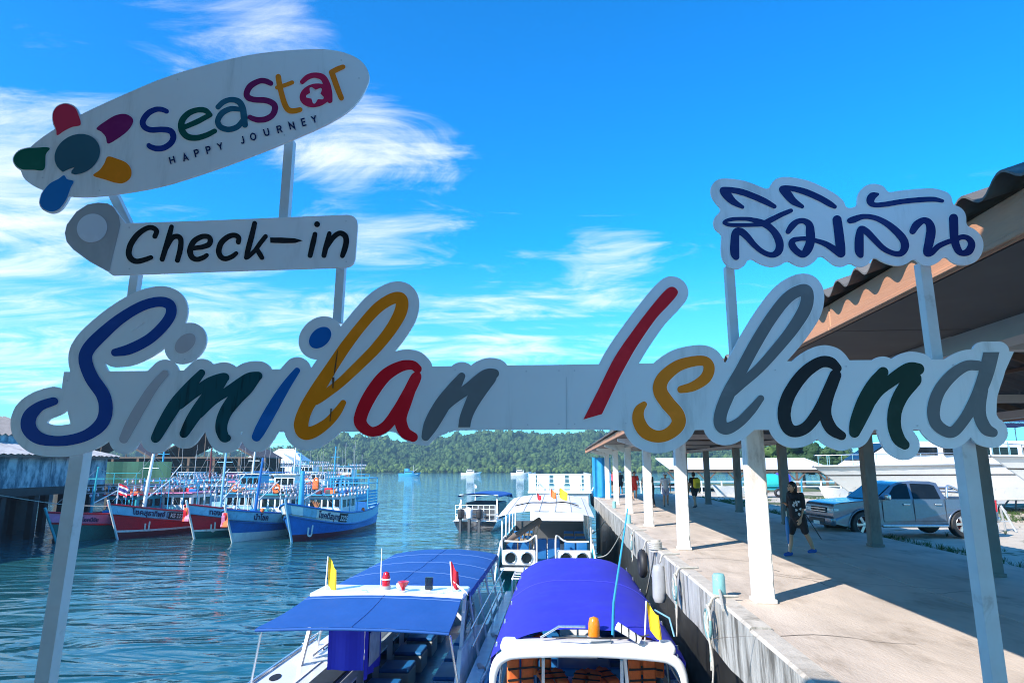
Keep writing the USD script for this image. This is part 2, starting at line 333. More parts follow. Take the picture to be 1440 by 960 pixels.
sl = S(C_, [(343, 650, 30), (310, 700, 44), (260, 755, 50), (190, 800, 62), (140, 805, 70), (125, 760, 75), (150, 680, 70), (210, 580, 72), (280, 470, 62), (350, 365, 58), (430, 260, 54), (520, 160, 56), (600, 110, 58), (645, 115, 62), (640, 180, 66), (590, 270, 60), (510, 370, 56), (420, 460, 52), (330, 545, 48), (240, 615, 44), (205, 645, 30)])
sa = S(C_, [(728, 475, 44), (700, 455, 48), (640, 462, 56), (560, 510, 66), (490, 600, 70), (440, 700, 68), (435, 760, 64), (490, 800, 50), (560, 775, 55), (620, 700, 58), (680, 600, 60), (715, 530, 58), (725, 512, 46)], [(712, 530, 50), (670, 640, 60), (640, 730, 64), (660, 800, 60), (705, 828, 50)])
sn = S(D_, [(495, 270, 56), (430, 370, 100), (340, 500, 124), (260, 640, 116), (215, 740, 66)], [(300, 560, 100), (400, 470, 80), (540, 370, 84), (680, 275, 110), (750, 250, 72)], [(720, 285, 90), (620, 400, 116), (560, 510, 100), (525, 600, 95), (510, 700, 92)])
sn = sn.intersection(sbox(560, 500, 640, 640).union(sbox(640, 500, 720, 480 + 668 / 5.538)))
sI = Polygon([(E_[0] + a / E_[2], E_[1] + b / E_[2]) for a, b in [(72, 745)] + spline([(150, 590), (230, 432), (330, 287), (430, 158), (486, 97), (515, 83), (539, 97), (541, 122), (500, 172), (430, 248), (330, 395), (250, 540)], 6).tolist() + [(165, 718)]]).buffer(0)
ss = S(E_, [(560, 595, 38), (620, 580, 48), (680, 540, 56), (700, 490, 56), (680, 455, 50), (620, 455, 52), (540, 480, 58), (470, 540, 66), (455, 600, 70), (490, 660, 72), (540, 720, 72), (545, 770, 70), (500, 815, 62), (440, 830, 60), (380, 805, 66), (348, 750, 62), (350, 700, 50), (375, 670, 30)])
sl2 = S(F_, [(318, 640, 34), (270, 700, 46), (210, 760, 50), (150, 790, 60), (118, 770, 64), (120, 710, 64), (160, 610, 66), (220, 500, 60), (290, 370, 60), (370, 240, 58), (450, 140, 58), (520, 100, 58), (550, 115, 62), (540, 190, 66), (480, 290, 60), (400, 390, 54), (310, 490, 50), (220, 570, 46), (180, 612, 36)])
sa2 = S(F_, [(702, 490, 40), (665, 460, 54), (610, 462, 58), (530, 520, 64), (460, 620, 66), (435, 710, 66), (450, 780, 62), (490, 805, 58), (550, 780, 58), (610, 700, 60), (660, 600, 64), (690, 525, 58)], [(692, 525, 56), (650, 640, 60), (640, 720, 62), (670, 790, 60), (722, 826, 44)])
sn2 = S(G_, [(310, 270, 76), (250, 360, 110), (190, 480, 130), (130, 620, 110), (108, 695, 76)], [(200, 480, 110), (280, 400, 80), (380, 320, 90), (490, 250, 96), (560, 248, 84)], [(520, 320, 126), (440, 430, 110), (395, 540, 100), (390, 650, 95), (420, 740, 90), (465, 785, 66)])
sd = S(G_, [(985, 222, 70), (900, 225, 75), (800, 290, 85), (710, 400, 88), (670, 520, 90), (680, 620, 85), (740, 680, 80), (810, 690, 80), (890, 600, 80), (960, 480, 90), (1010, 370, 100), (1050, 250, 108), (1085, 100, 110)], [(1010, 400, 90), (995, 500, 90), (1000, 590, 90), (1040, 670, 85), (1092, 698, 64)]).intersection(sbox(1200, 495, 1440, 640))
script = [('letter', 'blue script letter S', sS, NAVY), ('letter', 'pale pink letter i stem', si1, PINK), ('letter', 'pale pink oval dot', si1d, PINK), ('letter', 'stained dark teal letter m', sm, TEALD), ('letter', 'bright blue letter i stem', si2, BLUE), ('letter', 'bright blue oval dot', si2d, BLUE), ('letter', 'orange looped letter l', sl, ORANGE), ('letter', 'red letter a, cut at its foot', sa, RED), ('letter', 'grey letter n, after the red a', sn, GREYL), ('letter', 'red slanting capital I', sI, RED), ('letter', 'orange letter s', ss, ORANGE), ('letter', 'grey looped letter l', sl2, GREYL), ('letter', 'black letter a', sa2, BLK), ('letter', 'dark green letter n', sn2, DGREEN), ('letter', 'grey letter d at the right end', sd, GREYL)]
bar_ = Polygon([(90, 522.5), (330, 520), (610, 515), (800, 512.5), (1190, 506.5), (1330, 505), (1385, 494), (1426, 494), (1413, 523), (1402, 559), (1401, 592), (1300, 604), (1000, 604), (870, 605), (850, 603.7), (610, 604.2), (475, 607), (300, 607), (100, 600), (87, 544)])
board = unary_union([s_.buffer(15, 12) for _, _, s_, _ in script] + [bar_])
cut = Polygon([(474, 607.5), (540, 605), (556, 608), (566, 616), (575, 622.5), (592, 626), (602, 626), (614, 614), (640, 605), (668, 604.4), (850, 603.7), (850, 660), (474, 660)])
board = board.difference(cut.difference(sl.buffer(15)))
M['rim_white'] = mat('rim_white', (.86, .85, .83), .35, vary=.03)
def lmat(c, streak=False):
    k = 'sign_paint_%02x%02x%02x' % tuple(int(255 * x ** .45) for x in c)
    return mat(k, c, .45, spec=.22, vary=.06, scale=2, dirt=(tuple(x * .35 for x in c) if streak else tuple(min(1, x * 1.15 + .01) for x in c)), dscale=14 if streak else 4, dlo=.5, dhi=.68, dstretch=(2.4, 1, .22) if streak else (1, 1, 1))
def add_board(name, shape, thick=.011, front=0.0, label=None):
    b = obj(name, MB().poly(plane_shape(shape.simplify(.12)), on_sign(front), thick), M['sign_white'], sign, label=label)
    return b
def add_piece(name, label, shape, col, parent, front=0.0, t=.0034, streak=False):
    if name in ('letter', 'petal'): obj(name + '_rim', MB().poly(plane_shape(shape.buffer(1.0, 6).simplify(.1)), on_sign(front - .0012), .001), M['rim_white'], parent)
    return obj(name, MB().poly(plane_shape(shape.simplify(.10)), on_sign(front - t), t - .0001 if t < .0015 else .0015), lmat(col, streak), parent, label=label)
mb_ = add_board('letter_board', board, label='long white cut-out board behind the script letters')
for i, (n, l, s_, c) in enumerate(script): add_piece(n, l, s_, c, mb_, streak=(i in (3,)))
obj('panel_joint', MB().poly(plane_shape(sbox(796.2, 530, 797.0, 603)), on_sign(-.0012), .001), M['sign_edge'], mb_)
# rust coloured streaks hanging from the screws of the orange l
for st_ in ([(475, 493, .8), (472, 515, 1.8), (470, 528, .6)], [(469, 532, 3.2), (468.5, 545, 1.6)], [(466, 575, 2), (464.5, 592, 1.0)]): obj('stain', MB().poly(plane_shape(stroke(st_)), on_sign(-.0050), .0012), mat('rust_stain', (.14, .05, .012), .8, vary=.4, scale=20), mb_)

# --- oval name board with the flower mark
oval = Polygon(spline([(30, 242), (31, 228), (42, 208), (70, 186), (112, 162), (170, 135), (230, 110), (292, 91), (360, 76), (431, 69.5), (475, 72), (505, 84), (518.5, 103), (516, 122), (498, 149), (465, 172), (412, 196), (360, 217), (300, 239), (225, 262), (150, 274.5), (101, 276), (60, 267), (38, 255)], 6, True))
N_ = (0, 130, 5.332)
petals = [('red petal', PG(N_, [(432, 323), (424, 280), (402, 215), (405, 150), (440, 105), (500, 90), (560, 115), (590, 170), (606, 244), (540, 263), (480, 293)]), (.62, .03, .075)),
          ('purple petal', PG(N_, [(727, 272), (800, 215), (870, 175), (940, 165), (990, 190), (998, 230), (960, 290), (890, 345), (813, 386), (795, 335), (762, 298)]), (.20, .008, .10)),
          ('orange petal', PG(N_, [(812, 484), (880, 500), (950, 530), (985, 580), (980, 640), (930, 680), (870, 680), (790, 655), (702, 626), (750, 585), (785, 535)]), (.82, .22, .003)),
          ('blue petal', PG(N_, [(482, 624), (505, 652), (553, 669), (530, 720), (500, 800), (450, 870), (390, 895), (330, 875), (303, 830), (315, 770), (345, 720), (385, 680), (440, 652)]), (.010, .17, .46)),
          ('green petal', PG(N_, [(373, 418), (345, 470), (333, 579), (250, 582), (165, 578), (120, 545), (105, 500), (130, 455), (180, 428), (260, 418)]), (.006, .115, .075))]
disc = ell(*wz(N_, 582, 466), 176 / 5.332, 144 / 5.332, -28).difference(PG(N_, [(470, 600), (515, 578), (566, 560), (540, 590), (538, 610), (565, 618), (600, 612), (600, 660), (470, 660)], False))
ob = oval.union(unary_union([p.buffer(1.8) for _, p, _ in petals]))
nb = add_board('oval_board', ob, label='white tilted oval name board with a five petal flower mark')
for l, p, c in petals: add_piece('petal', l, p, c, nb)
add_piece('flower_centre', None, disc, (.035, .115, .155), nb)
star = Polygon([(640 + r * math.cos(a), 418 + .92 * r * math.sin(a)) for k in range(5) for r, a in ((78, math.radians(-48 + 72 * k)), (34, math.radians(-12 + 72 * k)))]).buffer(-6).buffer(14, 6)
star = affinity.affine_transform(star, [1 / 5.645, 0, 0, 1 / 5.645, 330, 60])
rbowl = ell(*wz(I_, 642, 422), 126 / 5.645, 92 / 5.645, -14)
words = [('navy letter S', S(H_, [(308, 492, 38), (270, 477, 40), (220, 478, 42), (160, 510, 46), (120, 570, 46), (135, 618, 46), (190, 640, 44), (270, 635, 44), (340, 648, 48), (362, 692, 48), (345, 740, 46), (290, 780, 46), (230, 787, 46), (185, 775, 42), (168, 762, 38)]), (.008, .03, .20)),
         ('green letter e', S(H_, [(440, 622, 38), (550, 575, 42), (650, 522, 38)], [(655, 520, 36), (615, 485, 44), (550, 482, 42), (480, 510, 46), (430, 570, 50), (430, 640, 52), (470, 690, 50), (540, 703, 46), (620, 683, 42), (690, 648, 38)]), (.004, .085, .065)),
         ('teal letter a', S(H_, [(716, 458, 40), (760, 418, 42), (820, 400, 42), (880, 415, 48), (912, 465, 50), (922, 540, 52), (930, 598, 48)], [(900, 478, 36), (820, 472, 42), (750, 505, 46), (715, 565, 44), (735, 615, 46), (800, 636, 44), (870, 615, 44), (912, 565, 40)]), (.018, .11, .17)),
         ('purple letter S', S(I_, [(288, 327, 40), (250, 310, 44), (200, 308, 42), (130, 345, 48), (98, 400, 48), (110, 440, 48), (170, 458, 44), (250, 462, 46), (310, 490, 48), (322, 530, 48), (300, 580, 46), (250, 610, 46), (190, 617, 44), (145, 606, 42), (124, 595, 38)]), (.19, .008, .085)),
         ('orange letter t', S(I_, [(348, 275, 44), (360, 350, 44), (385, 450, 44), (410, 515, 46), (440, 543, 44), (480, 545, 42), (520, 535, 38)], [(338, 360, 32), (400, 342, 32), (458, 320, 32)]), (.82, .22, .004)),
         ('red letter a with a white star in it', S(I_, [(538, 315, 36), (582, 277, 42), (640, 262, 42), (700, 280, 50), (733, 335, 55), (748, 400, 55), (756, 462, 44)]).union(rbowl).difference(star), (.52, .012, .07)),
         ('orange letter r', S(I_, [(772, 240, 46), (800, 320, 46), (830, 400, 44), (848, 442, 42)], [(775, 235, 40), (820, 213, 42), (862, 196, 36)]), (.80, .20, .004))]
for l, s_, c in words: add_piece('letter', l, s_, c, nb)
GL = {'H': [[(0, 0), (0, 1)], [(0, .5), (.72, .5)], [(.72, 0), (.72, 1)]], 'A': [[(0, 0), (.4, 1), (.8, 0)], [(.15, .34), (.65, .34)]], 'P': [[(0, 0), (0, 1), (.45, 1), (.62, .88), (.62, .64), (.45, .5), (0, .5)]], 'Y': [[(0, 1), (.38, .5), (.76, 1)], [(.38, .5), (.38, 0)]],
      'J': [[(.5, 1), (.5, .22), (.38, .03), (.18, .0), (.02, .14)]], 'O': [[(.45, 1), (.12, .82), (0, .5), (.12, .18), (.45, 0), (.78, .18), (.9, .5), (.78, .82), (.45, 1)]], 'U': [[(0, 1), (0, .32), (.12, .07), (.36, 0), (.6, .07), (.72, .32), (.72, 1)]], 'R': [[(0, 0), (0, 1), (.45, 1), (.62, .88), (.62, .66), (.45, .54), (0, .54)], [(.36, .54), (.66, 0)]],
      'N': [[(0, 0), (0, 1), (.72, 0), (.72, 1)]], 'E': [[(.6, 1), (0, 1), (0, 0), (.6, 0)], [(0, .52), (.52, .52)]]}
def glyph(ch, cx, cy, h, wline, ang):
    g = unary_union([LineString([(a * h * .86, b * h) for a, b in ln]).buffer(wline / 2, 3, cap_style=2, join_style=2) for ln in GL[ch]])
    x0, y0, x1, y1 = g.bounds
    g = affinity.rotate(affinity.translate(g, -(x0 + x1) / 2, -(y0 + y1) / 2), ang, origin=(0, 0))
    return affinity.affine_transform(g, [1, 0, 0, -1, cx, cy])
hj = [('H', H_, 352, 877), ('A', H_, 455, 850), ('P', H_, 547, 822), ('P', H_, 640, 797), ('Y', H_, 733, 768), ('J', H_, 908, 720), ('O', H_, 995, 692), ('U', I_, 255, 715), ('R', I_, 357, 690), ('N', I_, 455, 662), ('E', I_, 548, 634), ('Y', I_, 632, 610)]
for ch, wd, x, y in hj: add_piece('small_letter', None, glyph(ch, *wz(wd, x, y), 9.6, 1.75, 15.5), (.010, .022, .09), nb, t=.0030)

# --- arrow board
mark = PG(J_, [(300, 640), (150, 530), (90, 460), (72, 380), (90, 300), (180, 180), (280, 115), (380, 97), (470, 105), (520, 135), (575, 215), (590, 300), (560, 430), (520, 590), (486, 742)], False).buffer(-1).buffer(1)
arrow = Polygon([(154, 384), (158.5, 387)] + [(290, 382), (485, 376)] + [(492, 374.5), (497, 370.5), (499.5, 364)] + [(503, 317), (501.5, 309), (497, 304), (489, 302)] + [(290, 310.2), (177, 314), (168, 303), (160, 291), (140, 300), (140, 370)]).union(mark).buffer(0)
ab = add_board('arrow_board', arrow, label='white board with a grey round arrow tip and black handwriting')
add_piece('arrow_tip', 'grey drop shaped arrow tip', mark.buffer(-.8), (.38, .375, .375), ab, t=.0020)
add_piece('arrow_spot', 'pale round spot', ell(*wz(J_, 328, 335), 141 / 6.545, 130 / 6.545, -25), (.66, .68, .72), ab, t=.0042)
chk = [S(J_, [(905, 410, 46), (920, 360, 46), (880, 330, 46), (820, 340, 46), (740, 400, 52), (680, 490, 54), (665, 570, 54), (690, 620, 54), (740, 640, 50), (810, 625, 46), (868, 604, 42)]),
       S(J_, [(1058, 322, 42), (1030, 430, 52), (1000, 530, 50), (972, 620, 46)], [(1010, 520, 40), (1060, 430, 44), (1110, 410, 48), (1143, 440, 48), (1138, 530, 50), (1112, 630, 46)]),
       S(J_, [(1240, 520, 42), (1330, 510, 44), (1400, 485, 50), (1415, 440, 48), (1390, 412, 46), (1330, 415, 48), (1260, 460, 52), (1228, 540, 54), (1245, 600, 52), (1290, 622, 46), (1350, 605, 44), (1382, 583, 38)]),
       S(K_, [(298, 332, 44), (300, 290, 46), (260, 268, 46), (200, 285, 50), (140, 340, 52), (118, 410, 52), (135, 465, 50), (180, 485, 46), (240, 465, 44), (278, 435, 38)]),
       S(K_, [(448, 160, 44), (420, 280, 50), (390, 390, 50), (370, 475, 40)], [(385, 470, 40), (450, 410, 40), (500, 340, 42), (548, 280, 42)], [(470, 400, 44), (500, 450, 46), (515, 475, 42)]),
       PG(K_, [(590, 290), (700, 290), (820, 298), (890, 318), (820, 340), (700, 342), (592, 338)], False),
       S(K_, [(1003, 258, 42), (985, 340, 50), (958, 455, 46)]).union(Point(*wz(K_, 1022, 168)).buffer(27 / 6.545)),
       S(K_, [(1135, 252, 40), (1105, 370, 50), (1085, 455, 46)], [(1110, 380, 40), (1170, 290, 46), (1230, 250, 48), (1280, 275, 52), (1290, 330, 52), (1275, 400, 52), (1255, 457, 44)])]
for s_ in chk: add_piece('letter', None, s_, (.012, .012, .014), ab)

# --- second board in Thai letters
th = [S(L_, [(345, 330, 32), (260, 280, 60), (200, 215, 80), (165, 175, 48), (230, 175, 50), (340, 195, 56), (450, 235, 56), (550, 280, 54), (632, 325, 38)]),
      S(L_, [(780, 362, 38), (700, 395, 44), (600, 445, 50), (540, 475, 50), (440, 490, 36), (330, 492, 34), (230, 490, 34), (178, 468, 28), (230, 443, 34), (330, 435, 34), (430, 443, 40), (540, 480, 60), (610, 530, 60), (660, 600, 70), (680, 670, 72), (665, 730, 68), (610, 760, 50), (530, 735, 46), (450, 670, 50), (390, 600, 60), (330, 550, 66), (285, 560, 70), (275, 650, 80), (275, 740, 80), (288, 778, 56)]),
      S(L_, [(882, 325, 34), (800, 275, 64), (740, 205, 80), (700, 165, 50), (770, 160, 46), (900, 190, 56), (1030, 245, 56), (1120, 295, 54), (1175, 327, 36)]),
      S(L_, [(755, 550, 46), (790, 500, 60), (840, 460, 50), (900, 455, 50), (945, 490, 66), (955, 560, 80), (955, 640, 80), (930, 710, 80), (890, 755, 60), (830, 725, 60), (790, 670, 64), (800, 630, 50), (860, 615, 40), (930, 615, 40), (1000, 630, 40), (1090, 660, 50), (1170, 710, 60), (1220, 750, 60)], [(1195, 445, 82), (1210, 550, 84), (1225, 680, 86), (1232, 745, 76)]),
      S(M_, [(280, 215, 26), (230, 235, 70), (215, 280, 66), (250, 310, 44), (350, 305, 46), (500, 280, 46), (650, 265, 46), (780, 260, 44), (862, 275, 30)]),
      S(M_, [(30, 452, 50), (70, 440, 60), (150, 415, 46), (250, 425, 46), (350, 470, 54), (440, 540, 66), (510, 620, 72), (525, 690, 72), (490, 745, 56), (420, 745, 46), (330, 700, 50), (250, 620, 56), (180, 550, 60), (130, 530, 60), (115, 620, 80), (115, 720, 80), (128, 762, 52)]),
      S(M_, [(595, 545, 60), (630, 490, 70), (690, 450, 56), (740, 470, 66), (760, 540, 84), (745, 640, 84), (725, 735, 70), (765, 738, 56), (830, 680, 50), (920, 640, 46), (960, 635, 50)], [(962, 430, 80), (965, 520, 80), (970, 620, 74), (1000, 710, 66), (1040, 745, 50), (1100, 725, 70), (1125, 660, 64), (1090, 608, 48), (1030, 600, 46), (980, 630, 46)])]
tb_shape = unary_union([s_.buffer(12.2, 10) for s_ in th]).buffer(7).buffer(-7)
tb_shape = Polygon(tb_shape.exterior) if tb_shape.geom_type == 'Polygon' else unary_union([Polygon(g.exterior) for g in tb_shape.geoms])
tb = add_board('thai_board', tb_shape, label='white cut-out board with dark blue Thai lettering')
for s_ in th: add_piece('letter', None, s_, (.008, .022, .125), tb)

# --- square steel posts and struts behind the boards
def post(name, a, b, wdt, dep=None, yoff=.040, label=None):
    """from pixel a to pixel b (the middle of the front face)"""
    dep = dep or wdt
    P = [np.array([*sp([p])[0]]) for p in (a, b)]
    p, q_ = [np.array([v[0], yoff + dep / 2, v[1]]) for v in P]
    m = MB().bar(p, q_, wdt, dep, up=(0, 1, 0))
    return obj(name, m, M['post'], sign, label=label)
def post_down(name, a, b, wdt, **k):
    """like post, but goes on downwards to the platform"""
    p, q_ = sp([a])[0], sp([b])[0]; d = (q_ - p) / (q_[1] - p[1]); e = p + d * (0.005 - p[1])
    m = MB().bar((e[0], .04 + wdt / 2, e[1]), (q_[0], .04 + wdt / 2, q_[1]), wdt, wdt, up=(0, 1, 0))
    o = obj(name, m, M['post'], sign)
    pl = MB().box((e[0], .04 + wdt / 2, .012), (.2, .2, .016))
    for i in (-1, 1):
        for j in (-1, 1): pl.tube([(e[0] + i * .075, .04 + wdt / 2 + j * .075, .02), (e[0] + i * .075, .04 + wdt / 2 + j * .075, .05)], .012, 6)
    obj('base_plate', pl, M['post'], o)
post_down('post', (49, 955), (101, 625), .056)
post_down('post', (1416.5, 955), (1368, 600), .058)
post('strut', (181.5, 380), (174, 432), .036); post('strut', (475.5, 368), (470, 450), .036)
post('strut', (402, 190), (393, 312), .040); post('strut', (150, 268), (176, 322), .036)
post('strut', (1031, 370), (1040, 500), .036); post('strut', (1309, 365), (1329, 512), .045)

scr = [(40, 605), (95, 535), (260, 505), (420, 600), (470, 530), (640, 520), (740, 522), (742, 597), (786, 521), (808, 521), (786, 596), (808, 596), (880, 595), (1005, 597), (1090, 520), (1190, 515), (1290, 598), (1340, 513)]
for x, y in scr: obj('screw_head', MB().poly(plane_shape(Point(x, y).buffer(1.0, 3)), on_sign(-.003), .003), M['sign_edge'], mb_)
for x, y in [(60, 250), (140, 268), (250, 112), (400, 190), (480, 85), (505, 110)]: obj('screw_head', MB().poly(plane_shape(Point(x, y).buffer(.9, 3)), on_sign(-.003), .003), M['sign_edge'], nb)
for x, y in [(182, 320), (182, 378), (487, 311), (487, 368)]: obj('screw_head', MB().poly(plane_shape(Point(x, y).buffer(.9, 3)), on_sign(-.003), .003), M['sign_edge'], ab)

# ------------------------------------------------------------------ the pier (its own axes: t to the right, s along it, turned 4 degrees)
PA = math.radians(4.0); DECK = 3.7
def PW(t, s, z=DECK): return np.array([t * math.cos(PA) + s * math.sin(PA), -t * math.sin(PA) + s * math.cos(PA), z])
def TS(p): return np.array([p[0] * math.cos(PA) - p[1] * math.sin(PA), p[0] * math.sin(PA) + p[1] * math.cos(PA)])
M['deck'] = mat('worn_concrete_deck', (.56, .465, .385), .85, vary=.16, scale=1.1, stretch=(1.6, .5, 1), bump=.010, bscale=22, dirt=(.34, .27, .21), dscale=1.5, dlo=.48, dhi=.74, dstretch=(1.0, .45, 1))
M['pier_face'] = mat('streaked_pier_concrete', (.43, .41, .375), .9, vary=.20, scale=4.0, stretch=(1.5, 1.5, .35), bump=.02, bscale=14, dirt=(.10, .09, .075), dscale=2.3, dlo=.43, dhi=.66, dstretch=(1.9, 1.9, .30))
M['coping'] = mat('weathered_coping', (.52, .47, .41), .9, vary=.16, scale=5, bump=.010, bscale=30, dirt=(.22, .19, .15), dscale=2.2, dlo=.5, dhi=.75)
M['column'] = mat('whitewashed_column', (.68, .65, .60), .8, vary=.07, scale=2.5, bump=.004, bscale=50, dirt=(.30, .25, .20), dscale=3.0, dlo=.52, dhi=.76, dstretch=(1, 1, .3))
M['inner_column'] = mat('dark_grey_column', (.20, .185, .165), .85, vary=.15, scale=2.5, bump=.004, bscale=50, dirt=(.10, .085, .07), dscale=2.4, dlo=.5, dhi=.75, dstretch=(1, 1, .3))  # inner row coloured a darker grey than the outer columns
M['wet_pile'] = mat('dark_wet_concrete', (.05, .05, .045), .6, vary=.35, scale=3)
M['roof_sheet'] = mat('old_corrugated_sheet', (.11, .105, .10), .75, vary=.3, scale=2.2, bump=.006, bscale=40, dirt=(.30, .28, .26), dscale=3.5, dlo=.56, dhi=.74)
M['fascia'] = mat('brown_fascia_board', (.46, .22, .12), .6, vary=.12, scale=3, stretch=(1, .3, 3), bump=.003, bscale=40)
M['soffit'] = mat('dark_soffit_board', (.085, .075, .07), .7, vary=.12, scale=3)
M['beam'] = mat('pale_painted_beam', (.46, .43, .40), .7, vary=.1, scale=3)
M['timber'] = mat('dark_roof_timber', (.13, .085, .06), .75, vary=.25, scale=6)
M['piling'] = M['wet_pile']

def pierX(t0, t1, s0, s1, z0, z1): return MB().box(((t0 + t1) / 2, (s0 + s1) / 2, (z0 + z1) / 2), (t1 - t0, s1 - s0, z1 - z0))
deck = thing('pier_deck', 'worn beige concrete pier deck under the long roof', None, (0, 0, DECK), -PA); tag(deck, kind='structure')
obj('sub_slab', MB().box((5.95, 19.2, -.25), (6.7, 62.4, .3)), M['deck'], deck)
for k in range(10):
    for c_, w_ in ((4.3, 3.392), (7.66, 3.272)): obj('slab', MB().box((c_ , -12 + 6.24 * (k + .5), -.05 - .0015 * ((k * 7 + int(c_)) % 3)), (w_, 6.228, .1), ch=.006), M['deck'], deck)
CR = mat('dark_crack', (.13, .10, .08), .95)
rnd = random.Random(77)
for k in range(9):
    a = np.array([rnd.uniform(2.9, 6.4), rnd.uniform(6.5, 22)]); an = rnd.choice((0.1, 1.5, 2.9)) + rnd.uniform(-.4, .4); P_ = [a]
    for _ in range(rnd.randint(7, 13)):
        an += rnd.uniform(-.5, .5); P_.append(P_[-1] + .22 * np.array([math.cos(an), math.sin(an)]))
    g = unary_union([LineString(P_[i:i + 2]).buffer(.004 + .006 * rnd.random(), 2) for i in range(len(P_) - 1)])
    obj('crack', MB().poly(g, lambda v: np.column_stack([v[:, 0], v[:, 1], .004 + v[:, 2]])), CR, deck)
# edge beam in cast lengths, joints between
rnd = random.Random(5)
s0 = -12.0
while s0 < 50:
    ln = 5.2
    dz = rnd.uniform(-.012, .012); dx = rnd.uniform(-.012, .012)
    nseg = 14; prof = []
    for i in range(nseg + 1):
        s_ = s0 + .012 + (ln - .024) * i / nseg
        wob = .010 * (meshkit.fbm(np.array([s_ * 1.7, 3.1, .5]), 3) - .5); wb2 = .16 * (meshkit.fbm(np.array([s_ * .9, 9.1, .5]), 3) - .5)
        prof.append([(2.60, s_, .0), (2.60, s_, .035 + dz), (2.36 + dx + wob, s_, .04 + dz), (2.325 + dx + wob, s_, .01 + dz), (2.33 + dx + wob * 1.5, s_, -.35), (2.345 + dx, s_, -.74 + wb2), (2.62, s_, -.78 + wb2), (2.60, s_, 0)])
    m = MB().grid([r_[3:] for r_ in prof])
    for e in (0, -1): m.add(prof[e][:7], [[0, 1, 2], [0, 2, 3], [0, 3, 4], [0, 4, 5], [0, 5, 6]])
    eb = obj('edge_beam', m, M['pier_face'], deck, smooth=40)
    obj('coping', MB().grid([r_[:4] for r_ in prof]), M['coping'], eb, smooth=30)
    s0 += ln
for k in range(15):
    s_ = -8 + 4.0 * k
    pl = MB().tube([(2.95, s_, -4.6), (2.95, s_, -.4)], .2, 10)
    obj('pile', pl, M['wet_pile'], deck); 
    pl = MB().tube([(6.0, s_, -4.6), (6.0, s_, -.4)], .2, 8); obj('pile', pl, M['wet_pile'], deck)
bank = MB().grid([[(t, s_, z + .25 * math.sin(s_ * .9 + t)) for t, z in ((3.4, -4.6), (5.0, -3.4), (7.2, -1.6), (9.0, -.45))] for s_ in np.arange(-14, 52, 1.5)])
tag(obj('mud_bank', bank, mat('dark_mud', (.035, .03, .025), .9, vary=.3), deck), kind='stuff')

land_mat_nodes = True
M['ground'] = mat('pale_gravel_ground', (.50, .43, .34), .95, vary=.15, scale=1.5, bump=.02, bscale=12, dirt=(.065, .085, .025), dscale=.32, dlo=.53, dhi=.60)
land = thing('shore_ground', 'pale trampled ground with grass patches behind the pier', None, (0, 0, 3.5), -PA); tag(land, kind='structure')
P = []
for s_ in np.linspace(-20, 62, 30):
    P.append([(t, s_, (-.02 + .10 * (meshkit.fbm(np.array([t * .2, s_ * .2, 1.0])) - .5)) * (1 if t > 9.6 else 0)) for t in np.concatenate([[9.31], np.linspace(9.9, 30, 14), [45, 80, 140]])])
P = np.array(P); obj('surface', MB().grid(P), M['ground'], land, smooth=True)
sk = np.array([P[-1], P[-1] + np.array([0, 2.5, -4.5])]); obj('bank', MB().grid(sk), M['ground'], land)
# grass along the pier's landward edge
tuft = MB(); rnd = random.Random(3)
for k in range(9):
    a = rnd.uniform(0, 6.28); l = rnd.uniform(.05, .14); r = rnd.uniform(0, .07); b = np.array([r * math.cos(a), r * math.sin(a), 0]); d = np.array([math.cos(a) * .05, math.sin(a) * .05, l]); n_ = np.array([-math.sin(a), math.cos(a), 0]) * .008
    tuft.add([b - n_, b + n_, b + d * .6 + n_ * .7, b + d * .6 - n_ * .7, b + d * np.array([1.7, 1.7, 1])], [[0, 1, 2], [0, 2, 3], [3, 2, 4]])
M['grass'] = mat('grass_blades', (.055, .11, .022), .7, vary=.35, scale=2, transl=.25)
def instancer(name, protos, pts, yaw, scl, label, kind='stuff', idx=None):
    p = UsdGeom.PointInstancer.Define(stage, numbered('/World', name)); rel = []
    for nm, mesh, mt, sm in protos:
        o = obj(nm, mesh, mt, p.GetPrim(), sm); rel.append(o.GetPath())
    p.CreatePrototypesRel().SetTargets(rel)
    p.CreatePositionsAttr(Vt.Vec3fArray.FromNumpy(np.asarray(pts, np.float32)))
    p.CreateProtoIndicesAttr(Vt.IntArray.FromNumpy(np.asarray(idx if idx is not None else np.zeros(len(pts)), np.int32)))
    p.CreateOrientationsAttr(Vt.QuathArray([Gf.Quath(float(math.cos(a / 2)), 0, 0, float(math.sin(a / 2))) for a in yaw]))
    s_ = np.asarray(scl, np.float32); s_ = np.repeat(s_[:, None], 3, 1) if s_.ndim == 1 else s_
    p.CreateScalesAttr(Vt.Vec3fArray.FromNumpy(s_)); tag(p, label, None, None, kind); return p
rs = np.random.RandomState(4); pts = []
while len(pts) < 6500:
    t, s_ = rs.uniform(9.4, 24), rs.uniform(6, 50)
    dens = 1.0 if t < 10.6 else (.9 if meshkit.fbm(np.array([t * .33, s_ * .25, 4.0]), 3) > .56 else .02)
    if rs.rand() < dens: pts.append(PW(t, s_, 3.49))
instancer('grass', [('grass_tuft', tuft, M['grass'], False)], pts, rs.uniform(0, 6.28, len(pts)), rs.uniform(.5, 1.15, len(pts)), 'short grass growing along the landward edge of the pier')

